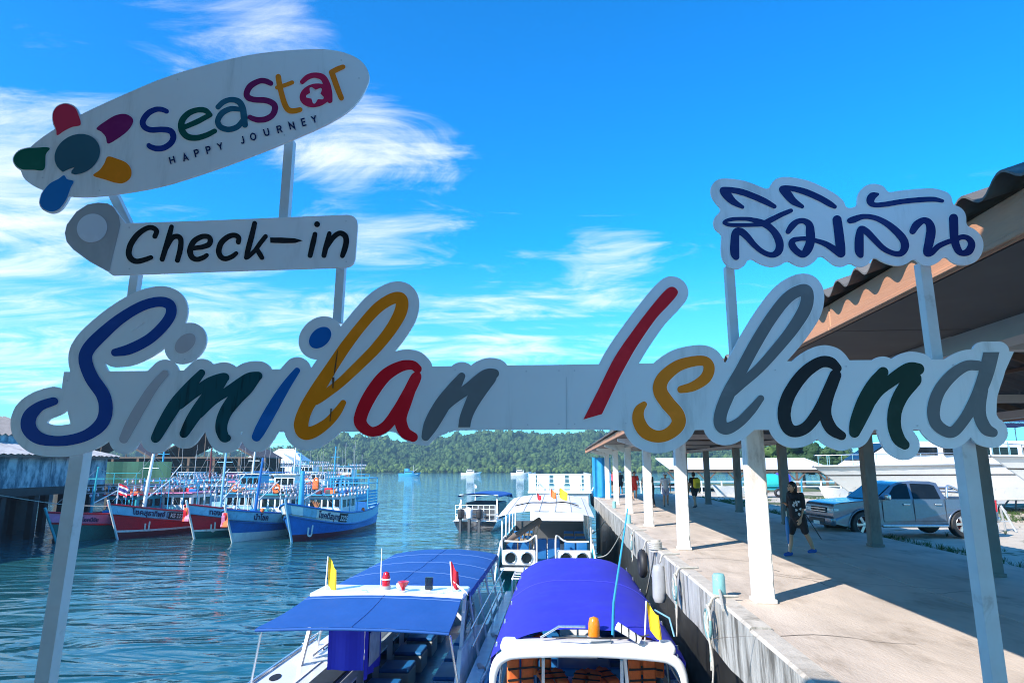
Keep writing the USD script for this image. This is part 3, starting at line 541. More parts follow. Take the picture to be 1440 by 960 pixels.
# ---- the platform the sign stands on, and an added, unseen shelter shaped to keep the sign in shade
plat = thing('landing_platform', 'concrete landing platform that the letter sign stands on', None, (0, 0, DECK), -PA); tag(plat, kind='structure')
obj('slab', MB().box((-4.0, -3.3, -.203), (12.6, 13.8, .396)), M['deck'], plat)
for t in (-9.5, -5.5, -1.5, 2.0):
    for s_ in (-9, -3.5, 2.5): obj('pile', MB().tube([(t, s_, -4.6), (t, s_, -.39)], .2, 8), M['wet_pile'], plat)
A0 = np.array([-6.9, 3.51]); B0 = np.array([0.8, 0.877]); ab_ = unit(B0 - A0); nb_ = np.array([ab_[1], -ab_[0]]); nb_ = nb_ if nb_[1] < 0 else -nb_
sh = thing('landing_shelter', 'added unseen shelter with a high roof and grey walls, shaped to shade the sign', 'shelter', (0, 0, DECK))
DEP = 9.0
def q4(z): return [np.append(p, z) for p in (A0, B0, B0 + nb_ * DEP, A0 + nb_ * DEP)]
obj('roof', MB().hexa(q4(4.9) + q4(4.98)), M['roof_sheet'], sh)
for f in (.05, .35, .65, .97):
    a = A0 + nb_ * DEP * f; b = B0 + nb_ * DEP * f; obj('purlin', MB().bar(np.append(a, 4.84), np.append(b, 4.84), .1, .118), M['timber'], sh)
for p in (A0 + ab_ * .3 + nb_ * 1.0, A0 + ab_ * .3 + nb_ * 5, B0 - ab_ * .2 + nb_ * 8.7, B0 - ab_ * .2 + nb_ * 1.6, A0 + ab_ * .3 + nb_ * 8.7):
    obj('post', MB().bar(np.append(p, 0.002), np.append(p, 4.78), .12, .12), M['post'], sh)
M['shade_wall'] = mat('grey_shade_wall', (.34, .33, .32), .8, vary=.2, scale=3, stretch=(1, 1, .2))  # added walls; their grey sets how much light reaches the sign
a, b = A0 + nb_ * 8.8, B0 + nb_ * 8.8
obj('wall', MB().bar(np.append(a, 2.3), np.append(b, 2.3), .1, 4.6, up=(0, 0, 1)), M['shade_wall'], sh)
a, b = B0 + nb_ * 1.3, B0 + nb_ * 8.7
obj('wall', MB().bar(np.append(a, 2.3), np.append(b, 2.3), .1, 4.6, up=(0, 0, 1)), M['shade_wall'], sh)

# ---- the long roofed walkway
pav = thing('pier_pavilion', 'long open walkway roof with grey corrugated sheets on two rows of white columns', 'pavilion', (0, 0, DECK), -PA)
S0, S1 = -1.2, 47.2; EL, EZ = 1.9, 3.19; RT, RZ = 5.6, 4.42; ER, ERZ = 9.35, 3.06
outer = [4.0] + [10.65 + 6.35 * k for k in range(6)]; inner = [5.8, 13.4, 18.0, 24.6, 30.8, 37.0, 43.2]
def column(t, s_, w_=.28, h=2.828):
    if t < 5:                                        # worn, slightly uneven faces
        tmb = cham((w_, w_, h), .016)
        for _ in range(40):
            if tmb.edges_unique_length.max() < .16: break
            tmb = tmb.subdivide_to_size(.15)
        v = np.array(tmb.vertices); n_ = meshkit.fbm(v * (9, 9, 3) + (t, s_, 2), 3) - .5; chip = np.clip(meshkit.fbm(v * 14 + (s_, 1, 5), 2) - .60, 0, 1) * (np.abs(np.abs(v[:, 0]) - w_ / 2) < .03) * (np.abs(np.abs(v[:, 1]) - w_ / 2) < .03)
        v[:, :2] *= (1 + .035 * n_ - .9 * chip)[:, None]
        m = MB().add(v + (t, s_, h / 2 + .001), tmb.faces)
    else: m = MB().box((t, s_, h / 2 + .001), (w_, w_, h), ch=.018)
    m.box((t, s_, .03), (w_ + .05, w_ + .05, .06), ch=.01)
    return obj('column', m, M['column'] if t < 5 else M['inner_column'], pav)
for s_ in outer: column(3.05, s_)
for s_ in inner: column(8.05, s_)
obj('wall_beam', MB().box((3.08, 23, 2.895), (.22, 48.2, .13)), M['beam'], pav)
obj('wall_beam', MB().box((8.05, 23, 2.895), (.22, 48.2, .13)), M['beam'], pav)
k = S0
while k < S1:
    obj('soffit_board', MB().box((2.495, k + 1.0, 2.972), (.94, 1.985, .018)), M['soffit'], pav); k += 2.0
for s_ in outer[2:]:
    obj('bracket', MB().hexa([(2.06, s_ - .07, 2.86), (2.06, s_ + .07, 2.86), (2.9, s_ + .07, 2.6), (2.9, s_ - .07, 2.6), (2.06, s_ - .07, 2.960), (2.06, s_ + .07, 2.960), (2.9, s_ + .07, 2.960), (2.9, s_ - .07, 2.960)]), M['column'], pav)
def zl(t): return EZ + (t - EL) / (RT - EL) * (RZ - EZ) if t < RT else ERZ + (ER - t) / (ER - RT) * (RZ - ERZ)
for s_ in sorted(outer + inner):
    obj('tie_beam', MB().box((5.56, s_, 3.03), (5.0, .12, .12)), M['beam'], pav)
    obj('rafter', MB().bar((2.2, s_, zl(2.2) - .16), (RT, s_, RZ - .16), .07, .12), M['timber'], pav)
    obj('rafter', MB().bar((9.1, s_, zl(9.1) - .16), (RT, s_, RZ - .16), .07, .12), M['timber'], pav)
    obj('king_post', MB().box((RT, s_, 3.68), (.1, .1, 1.04)), M['timber'], pav)
for t in (2.6, 3.5, 4.4, 5.3, 5.9, 6.8, 7.7, 8.7): obj('purlin', MB().box((t, 23, zl(t) - .072), (.06, 48.2, .055)), M['timber'], pav)
def sheet(t0, z0, t1, z1, sA, sB, lift):
    n_ = 40; wave = .275; r = []
    for lay in (0, 1):
        rows = []
        for f in (0, .5, 1.0):
            rows.append([(t0 + (t1 - t0) * f, sA + (sB - sA) * i / n_, z0 + (z1 - z0) * f + lift + .036 * math.cos(2 * math.pi * (sA + (sB - sA) * i / n_) / wave) - .011 * lay) for i in range(n_ + 1)])
        r.append(rows)
    m = MB().grid(r[0]).grid(r[1]).grid([r[0][0], r[1][0]])
    return m
k = 0; s_ = S0; rnd = random.Random(8)
while s_ < S1:
    lf = rnd.uniform(0, .010)
    obj('roof_sheet', sheet(EL - rnd.uniform(0, .03), EZ, RT, RZ, s_, s_ + 1.112, lf + (.004 if k % 2 else 0)), M['roof_sheet'], pav, smooth=50)
    obj('roof_sheet', sheet(ER, ERZ, RT, RZ, s_, s_ + 1.112, lf + (.004 if k % 2 else 0)), M['roof_sheet'], pav, smooth=50)
    s_ += 1.1; k += 1
obj('ridge_cap', MB().bar((RT, S0, RZ + .07), (RT, S1, RZ + .07), .3, .03), M['roof_sheet'], pav)
s_ = S0
while s_ < S1:
    obj('fascia_board', MB().box((2.0, s_ + 1.5, 3.062), (.028, 2.99, .20), ch=.006), M['fascia'], pav)
    obj('fascia_trim', MB().box((1.978, s_ + 1.5, 2.980), (.018, 2.99, .026), ch=.004), M['fascia'], pav)
    obj('fascia_board', MB().box((9.2, s_ + 1.5, 2.99), (.028, 2.99, .17), ch=.006), M['fascia'], pav); s_ += 3.0
# gable ends (verge boards)
for e in (S0 - .02, S1 + .02):
    obj('verge_board', MB().bar((EL, e, EZ - .06), (RT, e, RZ - .06), .03, .17), M['fascia'], pav); obj('verge_board', MB().bar((ER, e, ERZ - .06), (RT, e, RZ - .06), .03, .17), M['fascia'], pav)

# ---- hills across the water
def prof(px):                         # skyline of the photo, pixel row above which there is sky
    return np.interp(px, [-700, -200, 150, 330, 400, 440, 470, 520, 560, 600, 640, 690, 760, 860, 930, 1000, 1100, 1150, 1220, 1500, 2200], [640, 632, 634, 640, 632, 628, 616, 614, 620, 619, 611, 606, 609, 609, 612, 617, 628, 632, 638, 640, 646])
def hill_h(x, y):
    d = y; px = 720 + 935 * x / d; up = 655 - prof(px); ridge = 5.7 + up / 937 * 760
    f = np.clip((y - 600) / 160, 0, 1) ** .85 * np.clip(1 - np.clip((y - 790) / 300, 0, 1), 0, 1)
    n_ = meshkit.fbm(np.array([x * .012, y * .012, 2.0]), 4) - .5
    return max(0.3, (ridge - 9) * f * (1 + .20 * n_ * (1 - f * .6)) + 1.0 * f)
gx = np.linspace(-1150, 1150, 120); gy = np.concatenate([[583], np.linspace(592, 800, 22), [860, 960, 1090]])
HG = [[(x, y, hill_h(x, y) if y > 590 else -1.5) for y in gy] for x in gx]
tag(obj('hills', MB().grid(HG), mat('forest_floor', (.03, .06, .02), .9, vary=.3, scale=.03), None, True), 'wooded hills rising behind the far shore', None, None, 'structure')
def crown(seed, leaves=150, tall=1.0):
    r = np.random.RandomState(seed); m = MB(); lob = [(r.uniform(-.55, .55), r.uniform(-.55, .55), r.uniform(.25, 1.0) * tall, r.uniform(.42, .68)) for _ in range(6)]
    for (a, b, c, q_) in lob:
        s_ = trimesh.creation.icosphere(subdivisions=1, radius=1.0); v = s_.vertices * (1 + .22 * (r.rand(len(s_.vertices), 1) - .5)) * q_ * .86 * np.array([1, 1, .85]) + (a, b, c); m.add(v, s_.faces)
    for k in range(leaves):
        a, b, c, q_ = lob[r.randint(len(lob))]; d = unit(r.normal(size=3) + (0, 0, .35)); p = np.array([a, b, c]) + d * q_ * np.array([1, 1, .85]) * r.uniform(.85, 1.12)
        e1 = unit(np.cross(d, r.normal(size=3))); e2 = unit(np.cross(d, e1) + d * r.uniform(-.6, .6)); s_ = r.uniform(.09, .2)
        m.add([p - e1 * s_, p + e2 * s_ * .8, p + e1 * s_, p - e2 * s_ * .8], [[0, 1, 2], [0, 2, 3]])
    return m
def leafmat(name, c, va=.35):
    if name in _mats: return _mats[name]
    N = {'oi': ('object_info', {}), 'g': ('geometry', {}), 'n': ('noise_texture', dict(scale=.045, detail=5.0, roughness=.7)), 'ad': ('math', dict(math_type='multiply_add', value2=.55)), 'rp': ('rgb_ramp', dict(ramp=[(.2, tuple(np.array(c) * (.45, .55, .6))), (.55, tuple(c)), (.95, tuple(np.array(c) * (1.9, 1.55, 1.1)))])),
         'sc': ('math', dict(math_type='multiply', value2=.5)), 'p': ('principled_bsdf', dict(roughness=.7, specular_ior_level=.25)), 't': ('translucent_bsdf', {}), 'm': ('mix_closure', dict(fac=.22))}
    L = [('g.position', 'n.vector'), ('oi.random', 'sc.value1'), ('n.fac', 'ad.value1'), ('sc.value', 'ad.value3'), ('ad.value', 'rp.fac'), ('rp.color', 'p.base_color'), ('rp.color', 't.color'), ('p.BSDF', 'm.closure1'), ('t.BSDF', 'm.closure2')]
    m = usdkit.material(stage, f'/World/Looks/{name}', N, L, surface='m.closure'); _mats[name] = m; return m
FOREST = leafmat('forest_leaves', (.060, .118, .034)); MANGROVE = leafmat('mangrove_leaves', (.10, .17, .035))
rs = np.random.RandomState(11); pts = []; sc = []; ix = []
for _ in range(20000):
    x = rs.uniform(-640, 520) if rs.rand() < .85 else rs.uniform(-900, 900); y = rs.uniform(606, 812)
    h = hill_h(x, y)
    if h < .8: continue
    s_ = rs.uniform(1.9, 4.6) * (1.7 if rs.rand() < .10 else 1); pts.append((x, y, h - .5)); sc.append((s_, s_, s_ * rs.uniform(.8, 1.7))); ix.append(rs.randint(5))
instancer('hill_forest', [('tree_crown', crown(i), FOREST, False) for i in range(5)], pts, rs.uniform(0, 6.28, len(pts)), np.array(sc), 'dense forest covering the hills across the water', idx=ix)
pts = []; sc = []; ix = []
for _ in range(2600):
    x = rs.uniform(-560, 560); y = rs.uniform(590, 612); h = max(0, hill_h(x, y)) * .6
    s_ = rs.uniform(2.0, 4.3); pts.append((x, y, h - .6)); sc.append((s_ * 1.1, s_, s_ * rs.uniform(.8, 1.4))); ix.append(rs.randint(2))
instancer('mangrove_fringe', [('bush_crown', crown(20 + i), MANGROVE, False) for i in range(2)], pts, rs.uniform(0, 6.28, len(pts)), np.array(sc), 'light green mangrove fringe along the far waterline', idx=ix)

# ---- trees on the point behind the landward sheds
BARK = mat('tree_bark', (.13, .10, .075), .9, vary=.25, scale=3)
def tree(name, x, y, z, h, spread, seed, label, cat='tree', lm=FOREST, group=None):
    r = np.random.RandomState(seed); t = thing(name, label, cat, (x, y, z), group=group)
    tr = MB(); top = np.array([r.uniform(-.3, .3), r.uniform(-.3, .3), h * .62]); tr.tube([(0, 0, -.2), top * .4 + (.1, 0, 0), top], [h * .035, h * .026, h * .014], 8)
    cr = MB()
    for k in range(9):
        a = r.uniform(0, 6.28); st = top * r.uniform(.45, .95); e = st + np.array([math.cos(a) * spread * r.uniform(.4, .9), math.sin(a) * spread * r.uniform(.4, .9), h * r.uniform(.08, .3)]); tr.tube([st, (st + e) / 2 + (0, 0, .2), e], [h * .011, h * .008, h * .004], 5)
        c = crown(seed * 31 + k, 110); s_ = spread * r.uniform(.36, .58); m = c.mesh(); cr.add(m.vertices * s_ + e - (0, 0, s_ * .5), m.faces)
    obj('trunk', tr, BARK, t, True); obj('crown', cr, lm, t)
    return t
LT = ['tall broad dark green tree behind the grey shed roof beside the yachts', 'rounded mid green tree left of the tall one, above the shed roof', 'low bushy tree right of the shed gable, near the yacht bow', 'slender tree farthest back behind the yacht bow']
for i, (px, d, h, sp_) in enumerate([(1128, 150, 12.0, 5.6), (1096, 160, 11, 5.2), (1152, 140, 9.0, 4.4), (1172, 165, 10.5, 4)]):
    tree('leafy_tree', (px - 720) / 920 * d * .985, d, 1.0, h, sp_, 60 + i, LT[i])
spit = MB().grid([[(x, y, z) for y, z in ((128, -1), (135, .8), (180, 1.2), (230, -1))] for x in (44, 60, 90, 140, 260)])
tag(obj('far_point', spit, mat('far_bank', (.10, .12, .04), .9), None, True), 'low green point of land behind the landward sheds', None, None, 'structure')

# ------------------------------------------------------------------ wooden fishing boats (bow towards the viewer: local y runs from bow to stern, z = 0 at the water)
class Hull:
    def __init__(s, L, B, zb, zm, zs, rake=1.7, bow=2.3, keel=.5): s.L, s.B, s.zb, s.zm, s.zs, s.rake, s.bow, s.keel = L, B, zb, zm, zs, rake, bow, keel
    def sheer(s, u): return s.zm + (s.zb - s.zm) * max(0, 1 - u / .6) ** 2 + (s.zs - s.zm) * max(0, (u - .6) / .4) ** 2
    def half(s, u): return s.B / 2 * (1 - (1 - min(u / .42, 1)) ** s.bow) ** .9 * (1 - .22 * max(0, (u - .7) / .3) ** 2)
    def pos(s, u, z, side, out=0.0):
        f = (z + s.keel) / (s.sheer(u) + s.keel); k = .22 + .62 * min(u / .5, 1)
        x = s.half(u) * (k + (1 - k) * max(f, 0) ** .85) + .05
        return np.array([side * (x + out), u * s.L + s.rake * (1 - f) * (1 - u) ** 2.5 - out * .3 * (1 - u), z])
    def strip(s, za, zb_, n=26, rows=4, out=0.0, u0=0.0, u1=1.0, sides=(-1, 1)):
        m = MB()
        for sd in sides:
            P = [[s.pos(u0 + (u1 - u0) * i / n, za(u0 + (u1 - u0) * i / n) + (zb_(u0 + (u1 - u0) * i / n) - za(u0 + (u1 - u0) * i / n)) * j / rows, sd, out) for j in range(rows + 1)] for i in range(n + 1)]
            m.grid(P)
        if len(sides) == 2:
            for u, yy in ((0.0, 0), (1.0, 0)):
                if (u == 0 and u0 > 0) or (u == 1 and u1 < 1): continue
                m.grid([[s.pos(u, za(u) + (zb_(u) - za(u)) * j / rows, sd, out) for j in range(rows + 1)] for sd in (-1, 1)])
        return m
    def letters(s, shape, u0, z0, side, out=.035):
        """flat lettering laid on the planking: a runs aft along the side, b upwards"""
        def fn(v):
            r = []
            for a, b, c in v:
                u = u0 + a / s.L; r.append(s.pos(u, z0(u) + b, side, out))
            return np.array(r)
        return MB().poly(shape, fn, fine=.35)
def paint(name, c, dirty=True): return mat('boat_' + name, c, .42, vary=.12, scale=2.2, dirt=tuple(x * .5 + .03 for x in c), dscale=2.2, dlo=.54, dhi=.74, dstretch=(1, 1, .4), bump=.004, bscale=12)
PT = {'blue': paint('blue', (.008, .13, .42)), 'sky': paint('sky_blue', (.22, .46, .62)), 'red': paint('red', (.56, .006, .022)), 'pink': paint('pink', (.55, .18, .32)), 'green': paint('green', (.01, .13, .12)), 'white': paint('white', (.66, .69, .68)), 'dark': paint('dark_boot', (.06, .03, .028)), 'teal': paint('teal', (.02, .30, .36)), 'brown': paint('brown', (.12, .06, .035)), 'cyan': paint('cyan', (.03, .30, .52)), 'maroon': paint('maroon', (.12, .015, .02))}
M['boat_window'] = mat('boat_window', (.012, .018, .022), .12, vary=.3)
M['bulb'] = mat('lamp_bulb', (.50, .47, .52), .15, vary=.1, coat=.4)
M['net'] = mat('heaped_net', (.06, .12, .11), .95, vary=.5, scale=9, bump=.05, bscale=10)
M['net2'] = mat('brown_net', (.20, .12, .10), .95, vary=.5, scale=9, bump=.05, bscale=10)
def flag_mesh(h0, w_, stripes, n=10, wav=.08, ph=0):
    """horizontal bands of a hanging flag -> list of (colour, mesh); local x away from the pole, z up"""
    out = []; z = 0; tot = sum(a for a, _ in stripes)
    for a, c in stripes:
        za, zb_ = h0 * (1 - z / tot), h0 * (1 - (z + a) / tot); z += a
        out.append((c, MB().grid([[(w_ * i / n * .82, wav * math.sin(i * 1.1 + ph) * (i / n), q_ - .30 * w_ * (i / n) ** 1.3) for q_ in (za, (za + zb_) / 2, zb_)] for i in range(n + 1)])))
    return out
def fishing_boat(px, py, label, lower, band, o, L=17.0, B=4.5, ang=5.0, zb=2.85, zm=1.75, zs=2.1, group=None, at=None, name='fishing_boat', seed=1):
    loc = np.array([*at, 0.0]) if at is not None else on_z(px, py, 0.0)
    h = Hull(L, B, zb, zm, zs); t = thing(name, label, 'fishing boat', (loc[0] + math.sin(math.radians(ang)) * -h.rake * .8, loc[1] - h.rake * .8, 0), -math.radians(ang), group)
    r = random.Random(seed)
    bw = o.get('bandh', .85); sh = h.sheer
    obj('hull', h.strip(lambda u: .46 + .25 * (1 - u) ** 3, lambda u: sh(u) - bw), PT[lower], t, True)
    obj('boot_stripe', h.strip(lambda u: .30 + .25 * (1 - u) ** 3, lambda u: .46 + .25 * (1 - u) ** 3, rows=1), PT[o.get('stripe', 'white')], t, True)
    obj('bottom', h.strip(lambda u: -.5, lambda u: .30 + .25 * (1 - u) ** 3, rows=2), PT[o.get('boot', 'dark')], t, True)
    obj('bulwark', h.strip(lambda u: sh(u) - bw, lambda u: sh(u), rows=2), PT[band], t, True)
    for sd in (-1, 1):
        obj('cap_rail', MB().tube([h.pos(u, sh(u), sd, .02) for u in np.linspace(0, 1, 22)], .075, 6), PT[o.get('rail', lower)], t, True)
        obj('rubbing_strake', MB().tube([h.pos(u, sh(u) - bw, sd, .03) for u in np.linspace(0, 1, 22)], .06, 6), PT[o.get('rail', lower)], t, True)
    dz = .72
    obj('deck', MB().grid([[(h.pos(u, sh(u) - dz, -1)[0] * .99, u * L, sh(u) - dz), (h.pos(u, sh(u) - dz, 1)[0] * .99, u * L, sh(u) - dz)] for u in np.linspace(.02, .995, 20)]), PT['brown'], t)
    st = [h.pos(0, z, 1, 0) * (0, 1, 1) + (0, -.06, 0) for z in np.linspace(-.4, zb + .32, 7)]
    obj('stem_post', MB().tube(st, .10, 6), PT[o.get('stem', 'white')], t, True)
    # --- deckhouse
    hy, hl, hw, hh = o.get('house', (8.3, 3.6, 2.7, 2.15)); z0 = sh(hy / L) - dz
    hc = PT[o.get('housec', 'white')]
    obj('deckhouse', MB().box((0, hy + hl / 2, z0 + hh / 2), (hw, hl, hh), ch=.05), hc, t)
    nw = o.get('nw', 4); ww = hw * .92 / nw
    for i in range(nw):
        f = obj('window', MB().box((-hw * .46 + ww * (i + .5), hy - .012, z0 + hh * .70), (ww * .70, .03, hh * .30)), M['boat_window'], t)
        obj('frame', MB().box((-hw * .46 + ww * (i + .5), hy - .006, z0 + hh * .70 - hh * .165), (ww * .82, .05, .05)).box((-hw * .46 + ww * (i + .5), hy - .006, z0 + hh * .70 + hh * .165), (ww * .82, .05, .05)), PT[o.get('trim', 'sky')], f)
    for i in range(3):
        for sd in (-1, 1): obj('window', MB().box((sd * (hw / 2 + .012), hy + hl * (.2 + .3 * i), z0 + hh * .68), (.03, hl * .2, hh * .3)), M['boat_window'], t)
    obj('house_roof', MB().box((0, hy + hl / 2, z0 + hh + .05), (hw + .5, hl + .8, .1), ch=.03), PT[o.get('roofc', 'sky')], t)
    # upper wheelhouse or awning aft
    z1 = z0 + hh + .1
    if o.get('upper', True):
        obj('wheelhouse', MB().box((0, hy + hl * .75, z1 + .8), (hw * .72, hl * .55, 1.6), ch=.04), PT[o.get('upc', 'sky')], t)
        for i in range(3): obj('window', MB().box(((i - 1) * hw * .22, hy + hl * .475 - .012, z1 + 1.05), (hw * .17, .03, .55)), M['boat_window'], t)
        obj('wheelhouse_roof', MB().box((0, hy + hl * .75, z1 + 1.66), (hw * .72 + .4, hl * .55 + .5, .09), ch=.03), PT[o.get('uproof', 'white')], t)
    # stern gallows: posts, rails, slats
    ys = L * .80; zt = z0 + o.get('gal', 3.3)
    fr = MB()
    P4 = [(-hw * .62, ys), (hw * .62, ys), (hw * .62, L * .965), (-hw * .62, L * .965)]
    for a, b in P4: obj('gallows_post', MB().bar((a, b, z0), (a, b, zt), .10, .10), PT[o.get('galc', 'cyan')], t)
    for i in range(4):
        a, b = P4[i], P4[(i + 1) % 4]
        obj('gallows_rail', MB().bar((*a, zt), (*b, zt), .09, .09), PT[o.get('galc', 'cyan')], t); obj('gallows_rail', MB().bar((*a, zt - .5), (*b, zt - .5), .06, .06), PT[o.get('galc', 'cyan')], t)
    if o.get('slats'):
        for i in range(6): obj('slat', MB().box((hw * .62 + .04, (ys + L * .965) / 2, z0 + .9 + i * .27), (.03, L * .16, .20)), PT['cyan'], t)
        obj('stern_panel', MB().box((0, ys - .05, z0 + .75), (hw * 1.2, .05, 1.1)), PT['blue'], t)
    # mast, boom, stays
    my, mh, mr, lean = o.get('mast', (5.0, 6.4, .10, .04)); mz = sh(my / L) - dz; mx = o.get('mx', -.3)
    obj('mast', MB().tube([(mx, my, mz), (mx + lean * mh * .5, my, mz + mh * .5), (mx + lean * mh, my, mz + mh)], [mr, mr * .9, mr * .7], 8), PT[o.get('mastc', 'sky')], t, True)
    obj('crosstree', MB().bar((mx + lean * mh * .8 - .7, my, mz + mh * .78), (mx + lean * mh * .8 + .7, my, mz + mh * .78), .07, .07), PT[o.get('mastc', 'sky')], t)
    obj('boom', MB().tube([(mx, my + .1, mz + 1.5), (mx + .4, my + 3.4, mz + mh * .62)], .05, 6), PT['white'], t)
    for tx, ty, tz in ((0, .3, zb + .2), (-B * .42, my + 2, sh(.4)), (B * .42, my + 2, sh(.4)), (0, hy + hl, z1 + .2)):
        obj('stay', MB().tube([(mx + lean * mh, my, mz + mh * .97), (tx, ty, tz)], .014, 4), M['rope'], t)
    for i in range((o.get('ant', 3) + 1) // 2):
        ax, ay = r.uniform(-hw * .4, hw * .4), hy + r.uniform(0, hl + 3); hh_ = r.uniform(2.4, 4.4)
        obj('antenna', MB().tube([(ax, ay, z1 - .05), (ax + r.uniform(-.1, .1), ay, z1 + hh_ + 1.0)], .018, 5), M['grey'], t)
    # squid lamps on long racks either side
    if o.get('lamps', True):
        for sd in (-1, 1):
            for q_ in (0, 1):
                zz = z1 + .35 + .5 * q_ + o.get('lampz', 0.0); xx = sd * (hw * .5 + .5 + .25 * q_)
                a, b = np.array([xx, my - .4, zz]), np.array([xx, hy + hl + 1.5, zz])
                obj('lamp_rack', MB().bar(a, b, .05, .05), M['grey'], t)
                m = MB(); m2 = MB()
                for k in range(10):
                    p = a + (b - a) * (k + .5) / 10
                    m.ball(p - (0, 0, .22), .105, 1, (1, 1, 1.35)); m2.tube([p, p - (0, 0, .13)], .05, 5)
                tag(obj('lamp_bulbs', m, M['bulb'], t, True), kind='stuff'); tag(obj('lamp_sockets', m2, PT['pink'] if r.random() < .5 else M['grey'], t), kind='stuff')
            for k in range(4):
                yy = my + (hy + hl - my) * k / 3.5; obj('rack_post', MB().bar((sd * (hw * .5 + .5), yy, sh(min(yy / L, 1)) - .2), (sd * (hw * .5 + .5), yy, z1 + .95 + o.get('lampz', 0)), .05, .05), PT[o.get('galc', 'cyan')], t)
    # gear stowed on the roofs
    for k in range(7):
        bx, by = r.uniform(-hw * .42, hw * .42), hy + r.uniform(.2, hl * (.4 if o.get('upper', True) else .9)); w1, w2, w3 = r.uniform(.35, .8), r.uniform(.35, .8), r.uniform(.22, .5)
        obj(r.choice(('crate', 'basket', 'bundle')), rbox((bx, by, z1 + w3 / 2), (w1, w2, w3), .05), r.choice((M['net'], M['net2'], M['dark_grey'], PT['blue'], PT['teal'], PT['red'], PT['brown'], M['orange'], PT['maroon'])), t, 50)
    for k in range(4):
        u = r.uniform(.30, .52); bx = r.uniform(-.9, .9); zz = sh(u) - dz; w3 = r.uniform(.5, 1.1)
        obj(r.choice(('drum', 'winch', 'fish_box')), MB().lathe([(.32, 0), (.34, w3 * .5), (.32, w3), (0, w3)], 10, (bx, u * L, zz)) if k % 2 else rbox((bx, u * L, zz + w3 / 2), (.8, .6, w3), .05), r.choice((PT['blue'], M['dark_grey'], PT['teal'], PT['white'], PT['brown'])), t, 40)
    # gear
    for k in range(o.get('heaps', 2)):
        bx, by = r.uniform(-.35, .35), 3.3 + k * 1.5; m = trimesh.creation.icosphere(subdivisions=2, radius=1); n_ = meshkit.fbm(m.vertices * 2.2 + seed * 3.1 + k, 3)
        obj('net_heap', MB().add(m.vertices * (.75 + .7 * n_[:, None]) * (.62, .7, .40) + (bx, by, sh(by / L) - dz + .3), m.faces), M['net'] if k % 2 else M['net2'], t, True)
    for k in range(o.get('rings', 0)):
        obj('life_ring', MB().torus((r.uniform(-hw * .3, hw * .3), hy - .1, z0 + hh + .55 + .1 * k), .30, .085, 'y', 16, 7), M['orange'], t, True)
    for k in range(o.get('buoys', 3)):
        sd = r.choice((-1, 1)); u = r.uniform(.15, .8); p = h.pos(u, sh(u) + .12, sd); obj('float', MB().ball(p, .16, 1, (1, 1, 1.2)), r.choice((M['orange'], PT['pink'], PT['white'])), t, True)
    for k, u in enumerate(o.get('tyres', ())):
        p = h.pos(u, sh(u) - .75, 1, .12); obj('tyre_fender', MB().torus(p, .30, .11, 'x', 14, 7), M['black'], t, True)
        obj('tyre_rope', MB().tube([p + (0, 0, .3), h.pos(u, sh(u) + .03, 1, .06)], .018, 4), M['rope'], t)
    if o.get('boards'):
        for k in range(5): obj('plank', MB().bar((1.0 + .13 * k, 2.9 + .1 * k, sh(.2) - .55), (1.35 - .17 * k, 3.2, sh(.2) + .55 + .05 * k), .04, .26, up=(0, 1, 0)), mat('orange_wood', (.42, .17, .06), .7), t)
    if o.get('jacket'):
        jz = o['jacket']; v = obj('life_vest', rbox((-.1, my + 1.4, z1 + jz + .35), (.55, .25, .75), .1), M['orange'], t, True); obj('collar', MB().torus((-.1, my + 1.4, z1 + jz + .75), .17, .07, 'y', 12, 6), M['orange'], v, True)
    rib = o.get('ribbon')
    if rib:
        for k in range(3):
            a = st[-2] + (0, -.12, 0); obj('stem_ribbon', MB().grid([[(.10 * (k - 1) + w_, a[1] - .05 - .05 * math.sin(i + k) - .05 * i * 0, a[2] - .17 * i) for w_ in (-.09 - .02 * i, .09 + .015 * i)] for i in range(7)]), (M['orange'], PT['pink'], PT['red'])[(k + rib) % 3], t)
    if o.get('flag'):
        x, y = .1, .7; obj('flag_pole', MB().tube([(x, y, zb - .2), (x, y, zb + 1.6)], .025, 6), PT['white'], t)
        for c, m in flag_mesh(.8, 1.0, [(1, 'red'), (1, 'white'), (2, 'navy'), (1, 'white'), (1, 'red')]):
            m2 = m.mesh(); obj('flag_band', MB().add(m2.vertices + (x, y, zb + .75), m2.faces), {'red': PT['red'], 'white': PT['white'], 'navy': mat('flag_navy', (.02, .03, .18), .7)}[c], t)
    for kind, txt, u0, dz_, hgt, col in o.get('text', ()):
        if kind == 'panel':
            obj('name_panel', h.strip(lambda u: sh(u) - bw + .10, lambda u: sh(u) - .12, n=6, rows=2, out=.014, u0=u0, u1=u0 + dz_, sides=(1, -1) if txt == 'both' else (1,)), PT['white'], t)
            continue
        if kind == 'plate':
            pl = obj('number_plate', h.strip(lambda u: sh(u) - bw + .12, lambda u: sh(u) - .14, n=5, rows=2, out=.02, u0=u0 - .01, u1=u0 + dz_, sides=(1,)), PT['white'] if col == 'w' else M['black'], t)
            obj('number', h.letters(fn_text(txt, hgt, False, True), u0, lambda u: sh(u) - bw + .24, 1, .045), M['black'] if col == 'w' else PT['white'], pl)
        else:
            obj('lettering', h.letters(fn_text(txt, hgt, True, True), u0, lambda u: sh(u) - bw + dz_, 1), col, t)
            if kind == 'both': obj('lettering', h.letters(affinity.scale(fn_text(txt, hgt, True, True), 1, 1), u0 - .012, lambda u: sh(u) - bw + dz_, -1), col, t)
    return t, h
WT, BK = PT['white'], mat('lettering_navy', (.01, .012, .06), .6)
GB = None
